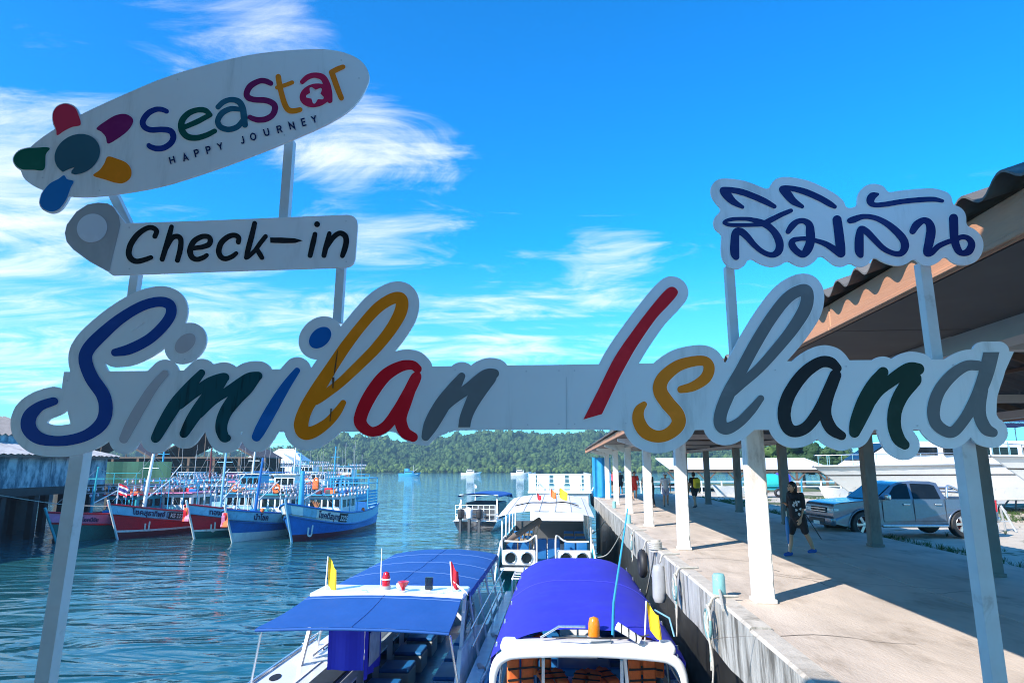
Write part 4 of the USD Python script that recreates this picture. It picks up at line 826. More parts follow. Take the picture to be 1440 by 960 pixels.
fishing_boat(410, 762, 'blue hulled fishing boat with a tall blue mast and white deckhouse, nearest open water', 'blue', 'sky', dict(bandh=.95, housec='white', house=(7.6, 3.7, 3.0, 2.1), nw=5, roofc='cyan', mast=(4.3, 3.9, .26, 0), mx=-.7, mastc='cyan', upper=False, slats=True, gal=3.5, ant=5, lampz=-.15, boards=True, jacket=.5, buoys=3, stripe='blue', boot='maroon', rail='blue', stem='sky',
             text=[('both', 'ป', .085, -1.30, .85, WT), ('panel', '', .135, .17, 0, 0), ('panel', 'both', .012, .05, 0, 0), ('t', 'โชคดีสมุทร', .145, .26, .46, BK), ('plate', '3215', .315, .085, .40, 'k')], heaps=1), seed=2, B=4.8, ang=6.0, zb=2.95)
fishing_boat(327, 762, 'blue fishing boat with a pink stem ribbon, moored left of the bright blue one', 'blue', 'sky', dict(housec='white', roofc='teal', mastc='blue', trim='blue', ribbon=1, mast=(5.2, 5.2, .13, .08), rings=2, stem='white', boot='white', stripe='white', rail='blue', galc='white', uproof='white', upc='white', text=[('t', 'นำโชค', .11, .22, .44, BK)]), seed=3, zb=2.5)
fishing_boat(273, 757, 'maroon red fishing boat squeezed between the larger red boat and the blue one', 'red', 'sky', dict(housec='sky', roofc='cyan', trim='white', mastc='sky', ribbon=2, mast=(5.6, 6.2, .12, .02), boot='green', upper=True, upc='cyan', galc='white', rings=1, text=[('t', 'ทองนาวา', .08, .24, .42, BK), ('t', 'ป', .085, -1.15, .75, WT)]), seed=5, zb=2.75)
fishing_boat(165, 758, 'large red fishing boat with a light blue band and striped flag at its stem', 'red', 'sky', dict(housec='white', roofc='pink', trim='white', mastc='white', mast=(4.6, 5.4, .16, .09), flag=True, nw=3, house=(9.0, 3.4, 2.8, 2.2), upper=False, heaps=3, boot='maroon', stem='white', tyres=(), lampz=.4,
             text=[('t', 'โชคสุธาทิพย์ 1', .075, .25, .42, BK), ('plate', 'KS 12151', .275, .11, .34, 'k'), ('t', 'ป', .13, -1.0, .75, WT)]), seed=7, zb=2.8, B=4.7)
fishing_boat(80, 763, 'dark green fishing boat with a pale bulwark, half hidden behind the left sign post', 'green', 'pink', dict(housec='teal', roofc='red', mastc='teal', mast=(5, 4.5, .1, .05), upper=False, boot='green', stripe='green', rail='red', stem='teal', lampz=-.2, ant=1, text=[('t', 'โชคมีชัย', .12, .22, .3, BK)]), seed=9, zb=2.35, ang=5, B=4.0)
back = [('teal and white fishing boat with a tall lattice of lamps, behind the large red boat', 'teal', 'white', dict(housec='teal', roofc='sky', mastc='cyan', rings=0, lampz=.8, ant=4, mast=(5, 7.5, .13, .03)), (-42, 76)),
        ('white fishing boat with red flags, in the second row behind the maroon boat', 'white', 'sky', dict(housec='sky', roofc='white', mastc='maroon', lampz=.6, ant=3, mast=(5, 6.6, .16, -.03), upc='pink'), (-36.4, 77)),
        ('cyan fishing boat with a blue awning, second row, behind the boat with the pink ribbon', 'cyan', 'white', dict(housec='cyan', roofc='blue', mastc='white', lampz=.7, ant=4, mast=(5, 6.5, .14, .05), upc='cyan', uproof='blue'), (-31.2, 76)),
        ('pale blue fishing boat with white upper wheelhouse, directly behind the bright blue boat', 'sky', 'white', dict(housec='white', roofc='sky', mastc='sky', lampz=.9, ant=5, mast=(5, 6, .12, .0), rings=2, upc='white'), (-26.0, 78)),
        ('white trawler with a high orange trimmed bridge, at the back of the moored boats', 'white', 'teal', dict(housec='white', roofc='red', mastc='white', lampz=1.4, ant=5, house=(7, 4.4, 3.0, 3.0), mast=(5, 8.2, .14, .02), upc='white', uproof='white'), (-33, 97)),
        ('cyan trawler with a lattice mast, rearmost of the moored boats, next to open water', 'cyan', 'sky', dict(housec='sky', roofc='white', mastc='cyan', lampz=1.2, ant=5, house=(7, 4.4, 3.0, 2.8), mast=(5, 7.4, .14, .02), upc='white', uproof='cyan'), (-27.2, 98))]
for i, (lb, lo, ba, o, at) in enumerate(back): fishing_boat(0, 0, lb, lo, ba, o, at=at, seed=20 + i, ang=5.5, L=16.5)

# mooring lines of the front boats
for (a, b, l) in (((172, 712), (95, 705), 'pale mooring rope from the red bow towards the dark quay'),):
    p = on_y(*a, 53.4); q_ = np.array([-38.2, 50.0, 3.6]); mid = (p + q_) / 2 - (0, 0, .25)
    tag(obj('mooring_rope', MB().tube(spline([p, mid, q_], 6), .03, 5), M['rope']), l, 'rope')

# ------------------------------------------------------------------ the quay and sheds on the left
M['quay_wall'] = mat('stained_blue_white_wall', (.32, .40, .45), .85, vary=.12, scale=2, bump=.01, dirt=(.03, .08, .12), dscale=1.0, dlo=.36, dhi=.62, dstretch=(1.2, 1.2, .45))
M['grey_roof'] = mat('pale_grey_roof', (.42, .40, .39), .7, vary=.18, scale=1.2, dirt=(.2, .17, .15), dscale=.8, dlo=.5, dhi=.7)  # even pale grey with random brown dirt
M['quay_dark'] = mat('black_quay_piles', (.010, .010, .010), .7, vary=.3, scale=2)
qu = thing('quay_building', 'low quay building on dark piles, with stained blue white wall and pale corrugated roof', 'building', (-38.3, 40, 0), 0.0)
obj('quay_slab', MB().box((-9, 4, 3.72), (18, 38, .64)), M['quay_dark'], qu)
for k in range(11):
    obj('pile', MB().box((-.5, -13.5 + k * 3.5, 1.2), (.5, .5, 5.2)), M['quay_dark'], qu); obj('pile', MB().box((-4.5, -13.5 + k * 3.5, 1.2), (.5, .5, 5.2)), M['quay_dark'], qu)
for k in range(4): obj('pile', MB().box((-3 - k * 3.5, 22.4, 1.2), (.5, .5, 5.2)), M['quay_dark'], qu)
obj('back_wall', MB().box((-6.4, 4, 1.0), (.3, 37, 5.0)), M['quay_dark'], qu)
for k in range(10):
    obj('wall_panel', MB().box((-.18 - .014 * (k % 2), -14.9 + 3.8 * (k + .5), 5.23), (.24, 3.77, 2.36)), M['quay_wall'], qu)
obj('end_wall', MB().box((-9, 22.8, 5.23), (17.4, .24, 2.36)), M['quay_wall'], qu)
obj('eave_board', MB().box((.62, 4, 6.50), (.08, 39.4, .24)), mat('dark_eave', (.10, .06, .045), .7), qu)
def corr_slope(p0, p1, q0, q1, pitch, amp, rows=1):
    """corrugated slope between the eave p0-p1 and the ridge q0-q1"""
    p0, p1, q0, q1 = map(np.asarray, (p0, p1, q0, q1)); ln = np.linalg.norm(p1 - p0); n_ = int(ln / pitch * 4); G = []
    for j in range(2):
        a, b = (p0, p1) if j == 0 else (q0, q1); G.append([a + (b - a) * i / n_ + (0, 0, amp * math.sin(math.pi / 2 * i)) for i in range(n_ + 1)])
    return MB().grid(G)
for k in range(12):
    y = -15.7 + 3.3 * k
    obj('roof_sheet', corr_slope((.75, y, 6.62), (.75, y + 3.28, 6.62), (-4.6, y, 7.75), (-4.6, y + 3.28, 7.75), .7, .05), M['grey_roof'], qu)
    obj('roof_sheet', corr_slope((-4.4, y, 8.35), (-4.4, y + 3.28, 8.35), (-11.0, y, 10.4), (-11.0, y + 3.28, 10.4), .7, .10), mat('brown_grey_roof', (.25, .22, .20), .8, vary=.2), qu)
obj('upper_wall', MB().box((-4.7, 4, 7.95), (.15, 38, .8)), M['quay_wall'], qu)
# fish market: open timber shed behind the moored boats
fm = thing('fish_market_shed', 'long dark open timber shed on posts behind the moored fishing boats', 'shed', (-70.5, 104, 0))
obj('floor_slab', MB().box((0, 4, 3.0), (64, 13, .5)), M['wet_pile'], fm)
for k in range(17):
    for yy in (-1.5, 5): obj('post', MB().box((-30 + k * 3.9, yy, 5.1), (.35, .35, 3.8)), M['timber'], fm)
    obj('pile', MB().box((-30 + k * 3.9, -2, 0.5), (.45, .45, 4.6)), M['wet_pile'], fm)
for z in (4.1, 5.6): obj('rail', MB().box((0, -1.75, z), (63, .08, .16)), M['timber'], fm)
for k in range(4):
    x0 = -31.5 + k * 15.8
    for sgn in (-1, 1):
        a = x0 + (0 if sgn < 0 else 15.6); obj('roof_slope', MB().hexa([(a, -3.2, 7.0), (x0 + 7.8, -3.2, 11.2), (x0 + 7.8, 9, 11.2), (a, 9, 7.0), (a, -3.2, 7.14), (x0 + 7.8, -3.2, 11.34), (x0 + 7.8, 9, 11.34), (a, 9, 7.14)]), mat('dark_brown_roof', (.10, .075, .07), .8, vary=.25), fm)
        obj('truss', MB().bar((a, -3.0, 6.95), (x0 + 7.8, -3.0, 11.1), .14, .22), M['timber'], fm)
    obj('truss', MB().bar((x0, -3.0, 7.0), (x0 + 15.6, -3.0, 7.0), .12, .2), M['timber'], fm)
    for q_ in (.25, .5, .75): obj('truss_strut', MB().bar((x0 + 15.6 * q_, -3.0, 7.0), (x0 + 15.6 * q_, -3.0, 7.0 + 4.2 * (1 - abs(q_ - .5) * 2)), .1, .14), M['timber'], fm)
obj('inner_wall', MB().box((0, 8, 5.2), (63, .2, 4)), M['wet_pile'], fm)
M['green_tarp'] = mat('green_tarpaulin', (.006, .075, .042), .6, vary=.2, scale=.6)
tarp = MB().grid([[(-46.0 + 9.0 * i / 20, 72.5 + .12 * math.sin(i * .9), 3.9 + z) for z in (0, 1.1, 2.3)] for i in range(21)])
tag(obj('tarpaulin', tarp, M['green_tarp']), 'green tarpaulin wall hanging behind the red boat\'s mast', 'tarpaulin')
dock = thing('work_dock', 'narrow dark dock between the quay building and the moored boats', 'dock', (-46, 72, 0))
obj('deck_slab', MB().box((0, 2, 3.6), (15, 9, .4)), M['wet_pile'], dock)
for k in range(6): obj('pile', MB().box((-6.5 + k * 2.6, -2, .9), (.4, .4, 5.2)), M['wet_pile'], dock)
for k in range(7): obj('rail_post', MB().box((-7 + k * 2.3, -2.3, 4.4), (.08, .08, 1.3)), PT['teal'], dock)
obj('hand_rail', MB().box((0, -2.3, 5.0), (14.4, .07, .07)), PT['teal'], dock); obj('hand_rail', MB().box((0, -2.3, 4.45), (14.4, .05, .05)), PT['teal'], dock)
for k, (px, d, w_, h_, col, lb) in enumerate([(372, 132, 11, 5.5, 'white', 'white hipped roof building beyond the dark market shed'), (395, 140, 8, 6.4, 'sky', 'small pale house with a pointed roof, right of the white roofed building')]):
    x = (px - 720) / 935 * d; b = thing('far_house', lb, 'building', (x, d, 3.0))
    obj('wall', MB().box((0, 3, h_ * .3), (w_, 6, h_ * .6)), PT['white'], b)
    obj('roof', MB().add([(-w_ * .58, -.6, h_ * .6), (w_ * .58, -.6, h_ * .6), (w_ * .58, 6.6, h_ * .6), (-w_ * .58, 6.6, h_ * .6), (-w_ * .2, 3, h_), (w_ * .2, 3, h_)], [[0, 1, 5], [0, 5, 4], [1, 2, 5], [2, 3, 4], [2, 4, 5], [3, 0, 4]]), M['white_dirty'], b)
    for q_ in (-.3, 0, .3): obj('window', MB().box((q_ * w_, -.02, h_ * .34), (w_ * .14, .06, h_ * .22)), M['boat_window'], b)
hb = MB().grid([[(x, y, z) for y, z in ((118, -1), (122, 2.9), (160, 3.2))] for x in (-140, -60, -42)])
tag(obj('far_quay', hb, M['wet_pile']), 'low dark embankment behind the sheds', None, None, 'structure')

# ------------------------------------------------------------------ excursion speedboats moored along the pier (local y runs away from the viewer)
AX = math.radians(4.2)
M['canvas_blue'] = mat('royal_blue_canvas', (.005, .075, .30), .75, vary=.10, scale=1.1, bump=.012, bscale=3.0, dirt=(.015, .085, .33), dscale=1.6, dlo=.5, dhi=.8)
M['canvas_violet'] = mat('violet_blue_canvas', (.020, .022, .46), .75, vary=.08, scale=.9, bump=.012, bscale=2.5, dirt=(.03, .04, .46), dscale=1.3, dlo=.5, dhi=.8)
M['seam'] = mat('pale_seam', (.10, .20, .44), .8)
M['seam_violet'] = mat('violet_seam', (.045, .055, .52), .8)
M['seat_blue'] = mat('blue_seat_vinyl', (.012, .13, .36), .45, vary=.1, scale=2)
M['seat_tan'] = mat('tan_seat_cover', (.22, .17, .12), .7, vary=.15)
M['hull_teal'] = mat('teal_hull_paint', (.01, .36, .46), .3, vary=.06, coat=.4)
M['deck_blue'] = mat('pale_blue_side_deck', (.20, .42, .58), .6, vary=.12, scale=3, dirt=(.10, .22, .34), dscale=2, dlo=.5, dhi=.75)
M['pad_blue'] = mat('dark_blue_pad', (.012, .06, .24), .6)
M['floor_teal'] = mat('wet_blue_floor', (.015, .11, .18), .35, vary=.2)
M['cockpit_grey'] = mat('grey_green_liner', (.34, .37, .36), .5, vary=.08)  # even grey green liner colour
M['amber'] = mat('amber_lens', (.75, .22, .01), .15, coat=.6)
M['redlens'] = mat('red_lens', (.55, .008, .02), .15, coat=.6)
M['flag_red'] = mat('flag_red', (.50, .01, .025), .75); M['flag_white'] = mat('flag_white', (.74, .73, .72), .75)
def speed_hull(t, half, y0, y1, sheer_z, mh, bow=1.0, deck=None, trim=None):
    """planing hull: y0 is the bow end when bow > 0"""
    n_ = 18; S_ = []
    for i in range(n_ + 1):
        u = i / n_; y = y0 + (y1 - y0) * u; w_ = half * ((1 - (1 - min(u / .42, 1)) ** 2.2) ** .8 if bow else 1.0); zz = sheer_z + .35 * bow * (1 - min(u / .5, 1)) ** 2
        S_.append((y, max(w_, .04), zz))
    m = MB()
    for sd in (-1, 1): m.grid([[(sd * .02, y, -.45), (sd * w_ * .72, y, -.05), (sd * w_ * .86, y, .35), (sd * w_ * .95, y, zz * .72), (sd * w_, y, zz)] for y, w_, zz in S_])
    y, w_, zz = S_[-1]; m.grid([[(-w_ * .72, y, -.3), (-w_ * .9, y, .4), (-w_, y, zz)], [(w_ * .72, y, -.3), (w_ * .9, y, .4), (w_, y, zz)]])
    obj('hull', m, mh, t, 45)
    for sd in (-1, 1): obj('rub_rail', MB().tube([(sd * (w_ + .02), y, zz - .04) for y, w_, zz in S_], .05, 6), trim or M['white'], t, True)
    return S_
def canopy(half, y0, y1, z, crown, n=30, droop0=0.0, droop1=.35, e=2.6, sag=.018, bays=4):
    G = []; m = 30; n = 44 if n == 30 else n
    for j in range(n + 1):
        v = j / n; y = y0 + (y1 - y0) * v
        d = droop1 * max(0, (v - .93) / .07) ** 2 + droop0 * max(0, (.05 - v) / .05) ** 2
        G.append([(half * s_, y, z + crown * (1 - abs(s_) ** e) - d - sag * abs(math.sin(math.pi * v * bays)) ** .7 * -1 * (1 - s_ * s_) * -1) for s_ in np.linspace(-1, 1, m + 1)])
    G = np.array(G); G[:, :, 2] += .05 * (meshkit.fbm(G * (1.1, .55, .2) + (half * 7, z * 3, 1), 4) - .5) + .018 * (meshkit.fbm(G * (1.3, 5.0, .3) + (z, half, 5), 3) - .5)
    return G
def canvas(t, name, G, mt, seams=(), skirt=.12):
    G = np.array(G); sk0 = G[:, :1] - (0, 0, skirt); sk1 = G[:, -1:] - (0, 0, skirt); F = np.concatenate([sk0, G, sk1], 1)
    e = np.array([[p - (0, 0, skirt) for p in F[-1]]]); e[0, 0] = F[-1, 0]; e[0, -1] = F[-1, -1]
    F2 = np.concatenate([F, e], 0)
    c = obj(name, MB().grid(F2), mt, t, 60)
    for j in seams:
        if j == 'c': k = G.shape[1] // 2; P = G[:, k] + (0, 0, .004)
        else: P = G[j] + (0, 0, .004)
        obj('seam', MB().tube(P, .008, 4), M['seam_violet'] if mt is M['canvas_violet'] else M['seam'], c)
    return c
def pole_flag(t, p, h, col, w_=.5, hh=.45, tilt=(0, 0), lean=.0, name='pennant', ph=0.):
    p = np.asarray(p, float); q_ = p + (tilt[0], tilt[1], h); pl = obj('flag_pole', MB().tube([p, q_], .014, 6), M['white'], t)
    m = MB().grid([[q_ - (0, 0, b * hh) + (w_ * a * .9 + lean * b, .05 * math.sin(a * 5 + b + ph), -.42 * hh * a ** 1.4 - .10 * a * math.sin(3 * a + b)) for b in np.linspace(0, 1, 4)] for a in np.linspace(0, 1, 9)])
    obj(name, m, col, pl)
def beacon(t, p, lens, r=.075, h=.2):
    b = obj('beacon', MB().lathe([(r * 1.25, 0), (r * 1.25, .06), (r, .07)], 14, p), M['grey'], t, 40); obj('lens', MB().lathe([(r, .07), (r * 1.02, .07 + h * .6), (r * .75, .07 + h * .93), (0, .07 + h)], 14, p), lens, b, True)
def seat(t, x, y, z, cover, w_=.46, back=True, face=-1):
    o = obj('seat', MB().tm(rbox((x, y, z + .42), (w_, .46, .13), .05)).box((x, y, z + .19), (w_ * .8, .36, .36)), cover, t, 50)
    if back: obj('seat_back', MB().tm(rbox((x, y - face * .22, z + .74), (w_, .12, .58), .05)), cover, o, 50)
    return o
def vest(p, rz=0.0, lie=True, label=None, group=None, mt=None):
    t = thing('life_vest', label, 'life vest', p, rz, group); mt = mt or M['orange']
    def tr(m):
        v = np.array(m.vertices); v = v @ rotx_m(math.radians(-78 if lie else 0)).T; return MB().add(v, m.faces)
    for sx in (-1, 1): obj('front_panel', tr(rbox((sx * .135, 0, .26), (.23, .10, .50), .045)), mt, t, 50)
    obj('collar', tr(MB().tube([(-.12, .0, .50), (-.15, .10, .60), (0, .17, .66), (.15, .10, .60), (.12, .0, .50)], .065, 7).mesh()), mt, t, True)
    for z in (.16, .34): obj('strap', tr(MB().box((0, -.052, z), (.50, .012, .035)).mesh()), M['black'], t)
    return t

# ---- right hand boat: violet blue cloth roof
R0 = np.array([1.20, 11.15, 0]); tR = thing('speedboat', 'speedboat with violet blue cloth roof and white front frame, moored tight along the pier', 'speedboat', R0, -AX)
SR = speed_hull(tR, 2.0, -3.6, 11.2, 1.42, M['white'])
canvas(tR, 'cloth_roof', canopy(1.57, .22, 9.3, 2.66, .46, droop0=.04, droop1=.45, e=3.4, bays=5), M['canvas_violet'], (22,), .25)
fr = [(-1.53, .12, 1.3), (-1.53, .10, 2.1), (-1.49, .06, 2.50), (-1.34, .03, 2.70), (-1.0, .01, 2.77), (0, 0, 2.81), (1.0, .01, 2.77), (1.34, .03, 2.70), (1.49, .06, 2.50), (1.53, .10, 2.1), (1.53, .12, 1.3)]
S_ = spline(fr, 6); rr = np.array([.055 + .03 * max(0, min(1, (p[2] - 2.3) / .4)) for p in S_])
obj('front_frame', MB().tube(S_, rr, 10), M['white'], tR, True)
obj('roof_lip', MB().add(*(lambda m: (m.vertices, m.faces))(rbox((0, .22, 2.84), (2.8, .42, .16), .06))), M['white'], tR, 60)
for x in (-.72, .52): obj('screen_post', MB().bar((x, .06, 1.4), (x + .02, .03, 2.86), .05, .05), M['chrome'], tR)
obj('screen_post', MB().bar((.70, .3, 1.4), (.58, .06, 2.86), .05, .05), M['white'], tR)
obj('floor', MB().box((0, 5.4, .45), (3.3, 11.0, .06)), M['floor_teal'], tR)
for sd in (-1, 1):
    obj('coaming', MB().box((sd * 1.62, 5.4, 1.0), (.10, 11.2, 1.1)), M['cockpit_grey'], tR)
    obj('side_deck', MB().box((sd * 1.80, 5.3, 1.45), (.34, 11.4, .06)), M['deck_blue'], tR)
    for k in range(11): obj('side_pad', MB().box((sd * 1.80, .6 + k * .98, 1.486), (.20, .62, .012)), M['pad_blue'], tR)
    for k in range(6): obj('roof_post', MB().tube([(sd * 1.62, .6 + k * 1.7, 1.5), (sd * 1.50, .6 + k * 1.7, 2.78)], .026, 7), M['chrome'], tR, True)
    obj('side_rail', MB().tube([(sd * 1.66, .3, 1.95), (sd * 1.64, 9.4, 1.95)], .022, 6), M['chrome'], tR, True)
obj('foredeck', MB().box((0, -.9, 1.5), (3.2, 1.7, .08)), M['white'], tR)
obj('dash_top', rbox((-.05, 1.55, 1.82), (1.35, 1.0, .06), .03), M['white'], tR, 50)
obj('console', rbox((.25, 2.3, 1.0), (1.0, .7, 1.1), .08), M['white'], tR, 50)
seat(tR, -.35, 3.2, .7, M['seat_blue'], .75, face=1); seat(tR, .62, 3.3, .7, M['seat_blue'], .5, face=1)
for k in range(4):
    for x in (-1.2, -.7, .7, 1.2): seat(tR, x, 4.6 + k * 1.0, .48, M['seat_blue'], face=1)
obj('locker_top', rbox((.05, 3.9, 1.5), (1.15, .9, .12), .05), M['seat_blue'], tR, 50); obj('locker', MB().box((.05, 3.9, .96), (1.1, .85, .98), ch=.03), M['white'], tR)
beacon(tR, (.12, .18, 2.93), M['amber'], .095, .30)
obj('bracket', MB().tube([(-.75, .1, 2.98), (-.45, .16, 3.14), (-.02, .18, 3.14)], .02, 6), M['chrome'], tR, True)
obj('cable', MB().tube(spline([(-.5, .02, 3.0), (-.15, -.06, 3.03), (.3, -.02, 3.02), (.75, .1, 3.01), (1.0, .12, 3.05)], 5), .012, 5), M['black'], tR)
obj('light_base', MB().box((.22, .12, 2.94), (.34, .16, .07), ch=.015), M['grey'], tR)
fl = obj('floodlight', MB().tube([(.48, .10, 3.18), (.64, .04, 3.10), (.84, -.02, 2.99)], [.065, .06, .055], 10), M['white'], tR, True)
for q_ in (.2, .5, .8): obj('clamp', MB().torus((.48 + .36 * q_, .10 - .12 * q_, 3.18 - .19 * q_), .067, .012, 'x', 12, 5), M['black'], fl)
obj('antenna', MB().tube([(.42, .20, 3.02), (.45, .22, 3.5), (.74, .34, 5.0)], [.026, .022, .012], 7), PT['cyan'], tR, True)
pole_flag(tR, (.92, .14, 2.9), .66, M['yellow'], .20, .46, (.05, .0), .05, 'yellow_flag')
obj('flag_stay', MB().tube([(1.40, .16, 3.02), (1.33, .16, 3.30), (1.10, .16, 3.42)], .016, 6), PT['sky'], tR, True)
for k, (x, y) in enumerate([(-1.15, 1.3), (-.85, 2.0), (1.0, 1.4), (1.25, 2.1)]):
    v = vest(tuple(R0 + rotz_m(-AX) @ np.array([x, y, 1.85])), -AX + [.4, -.3, .2, -.5][k], False, ['orange life vest hanging just inside the left front opening of the violet roofed boat', 'orange life vest tucked deeper inside the left front opening, under the violet blue roof', 'dark orange life vest hanging just inside the right front opening, nearest the frame', 'orange life vest hanging deepest at the right side, under the violet blue roof'][k])
for k, (x, y, a) in enumerate([(-.50, 1.3, .3), (-.02, 1.25, -.2), (.42, 1.45, .5)]):
    vest(tuple(R0 + rotz_m(-AX) @ np.array([x, y, 1.90])), -AX + a, True, ['orange life vest lying left in front of the blue locker', 'orange life vest lying in the middle, below the blue locker top', 'yellowish orange life vest lying right, beside the white console'][k])
for x in (-1.9, -1.45): obj('stern_rail', MB().tube([(x, 9.6, 1.45), (x, 9.6, 2.35), (x, 11.0, 2.35), (x, 11.0, 1.45)], .028, 7), M['white'], tR, True)
for k in range(4): obj('rail_bar', MB().tube([(-1.9, 9.6 + k * .46, 2.35), (-1.45, 9.6 + k * .46, 2.35)], .022, 6), M['white'], tR, True)
for k, (x, y) in enumerate([(-2.08, 3.4), (-2.06, 6.0)]): obj('fender', MB().tube([(x, y, 1.52), (x - .1, y + .34, 1.50)], [.09, .08], 10), mat('pale_pink_fender', (.70, .50, .42), .5), tR, True)
obj('engine', MB().add(*(lambda m: (m.vertices, m.faces))(rbox((-.5, 11.5, 1.3), (.5, .7, .8), .15))), M['white'], tR, 60); obj('engine', MB().add(*(lambda m: (m.vertices, m.faces))(rbox((.5, 11.5, 1.3), (.5, .7, .8), .15))), M['white'], tR, 60)

# ---- left hand boat: blue awning in front, white lip, blue roof behind
L0 = np.array([-2.85, 12.55, 0]); tL = thing('speedboat', 'speedboat with two bright blue canvas awnings and an open white cockpit', 'speedboat', L0, -AX)
SL = speed_hull(tL, 2.12, -3.4, 11.0, 1.50, M['white'])
G = []
for j in range(13):
    v = j / 12; hw = 1.78 + (1.64 - 1.78) * v; y = 0.0 + 2.05 * v
    G.append([(hw * s_ + (-.05 * (1 - v)), y, 2.80 + .18 * v ** .8 - .05 * math.sin(math.pi * v) + .05 * (1 - s_ * s_)) for s_ in np.linspace(-1, 1, 15)])
canvas(tL, 'front_awning', G, M['canvas_blue'], ('c', 11), .035)
obj('awning_edge', MB().tube([np.array(p) - (0, 0, .03) for p in G[0]], .028, 6), M['canvas_blue'], tL, True)
obj('roof_lip', MB().add(*(lambda m: (m.vertices, m.faces))(rbox((0.02, 2.62, 2.99), (3.34, 1.05, .12), .05))), M['white'], tL, 60)
canvas(tL, 'blue_roof', canopy(1.66, 3.12, 10.1, 2.90, .16, droop0=.02, droop1=.12, e=2.6, bays=4), M['canvas_blue'], ('c', 11, 22, 33), .16)
for sd in (-1, 1):
    obj('awning_pole', MB().tube([(sd * 1.74, .05, 2.74), (sd * 1.95, .15, 1.55)], .022, 6), M['chrome'], tL, True)
    for k in range(5): obj('roof_post', MB().tube([(sd * 1.86, 3.3 + k * 1.6, 1.55), (sd * 1.62, 3.3 + k * 1.6, 2.9)], .03, 7), M['white_dirty'] if sd > 0 else M['chrome'], tL, True)
    for z in (1.95, 2.3): obj('side_rail', MB().tube([(sd * (1.84 - .1 * (z - 1.95)), 2.4, z), (sd * (1.84 - .1 * (z - 1.95)), 10.4, z + .05)], .022, 6), M['chrome'], tL, True)
    obj('side_deck', MB().box((sd * 1.98, 6.0, 1.53), (.26, 9.9, .05)), M['white'], tL)
# slanting windscreen wing seen on the right and the white strut on the left
obj('screen_wing', MB().hexa([(1.62, 1.9, 1.55), (1.66, 1.9, 1.55), (1.66, 5.4, 1.55), (1.62, 5.4, 1.55), (1.60, 2.6, 2.9), (1.64, 2.6, 2.9), (1.64, 3.6, 2.9), (1.60, 3.6, 2.9)]), M['glass_dark'], tL)
obj('side_panel', MB().hexa([(1.64, 1.2, 1.5), (1.74, 1.2, 1.5), (1.74, 6.5, 1.5), (1.64, 6.5, 1.5), (1.63, 1.75, 2.05), (1.71, 1.75, 2.05), (1.71, 4.2, 1.98), (1.63, 4.2, 1.98)]), M['white'], tL)
obj('wing_frame', MB().bar((1.66, 1.75, 1.52), (1.63, 2.65, 2.92), .07, .10), M['white'], tL); obj('wing_frame', MB().bar((-1.66, 1.75, 1.52), (-1.63, 2.65, 2.92), .07, .10), M['white'], tL)
# broad white side deck on the left with an oval port and a cuddy opening
sd_ = MB().hexa([(-2.10, -2.2, 1.20), (-.70, -2.2, 1.10), (-.70, 3.6, 1.10), (-2.10, 3.6, 1.20), (-2.06, -2.2, 1.74), (-.70, -2.2, 1.52), (-.70, 3.6, 1.52), (-2.06, 3.6, 1.74)])
sdk = obj('broad_side_deck', sd_, M['white'], tL)
obj('deck_edge', MB().tube([(-2.05, -2.2, 1.75), (-2.05, 3.7, 1.75)], .04, 7), M['chrome'], tL, True)
obj('oval_port', MB().add(np.array([(-1.80 + .085 * math.cos(a), .95 + .21 * math.sin(a), 1.708 - .085 * math.cos(a) * .158) for a in np.linspace(0, 2 * math.pi, 25)[:-1]] + [(-1.80, .95, 1.708)]), [[24, i, (i + 1) % 24] for i in range(24)]), M['black'], sdk)
obj('cuddy_opening', MB().box((-.98, 1.4, 1.57), (.55, 2.4, .05)), M['black'], sdk); obj('opening_trim', MB().bar((-1.38, .1, 1.625), (-1.38, 2.3, 1.625), .05, .05), M['white'], sdk); obj('opening_trim', MB().bar((-1.38, 2.3, 1.61), (-.74, 2.3, 1.57), .05, .05), M['white'], sdk)
obj('side_window', MB().bar((-1.55, 2.5, 1.75), (-1.05, 4.0, 1.98), .10, .02), M['glass_dark'], tL); obj('window_strip', MB().bar((-1.62, 2.35, 1.72), (-1.22, 4.1, 2.02), .05, .05), M['white'], tL)
obj('floor', MB().box((.1, 4.0, .47), (3.5, 13.4, .06)), M['floor_teal'], tL)
obj('inner_wall', MB().box((-.66, 4.3, 1.0), (.08, 13.0, 1.05)), M['cockpit_grey'], tL)
for k in range(5):
    w_ = obj('wall_window', MB().box((-.616, 2.0 + k * 1.25, 1.12), (.02, .62, .36), ch=.008), M['boat_window'], tL); obj('window_rim', MB().box((-.618, 2.0 + k * 1.25, 1.32), (.03, .70, .04)), M['white'], w_)
obj('inner_wall', MB().box((1.70, 4.3, 1.0), (.08, 13.0, 1.05)), M['white'], tL)
for k in range(5):
    y = .6 + k * 1.45; o = obj('bench', MB().box((1.22, y + .5, .72), (.85, 1.3, .46), ch=.02), M['cockpit_grey'], tL); obj('cushion', rbox((1.22, y + .5, 1.0), (.82, 1.24, .10), .04), M['seat_blue'], o, 50); obj('backrest', rbox((1.58, y + .5, 1.28), (.10, 1.24, .40), .04), M['seat_blue'], o, 50)
    o = obj('bench', MB().box((-.3, y + 2.5, .68), (.8, .8, .4), ch=.02), M['cockpit_grey'], tL); obj('cushion', rbox((-.3, y + 2.5, .93), (.8, .8, .10), .04), M['seat_blue'], o, 50)
hm = obj('hatch', MB().box((.5, 1.6, .56), (.95, 1.3, .10), ch=.02), M['pad_blue'], tL); obj('hatch_rim', MB().tube([(.0, .92, .62), (1.0, .92, .62), (1.0, 2.28, .62), (.0, 2.28, .62)], .03, 6, True), M['white'], hm)
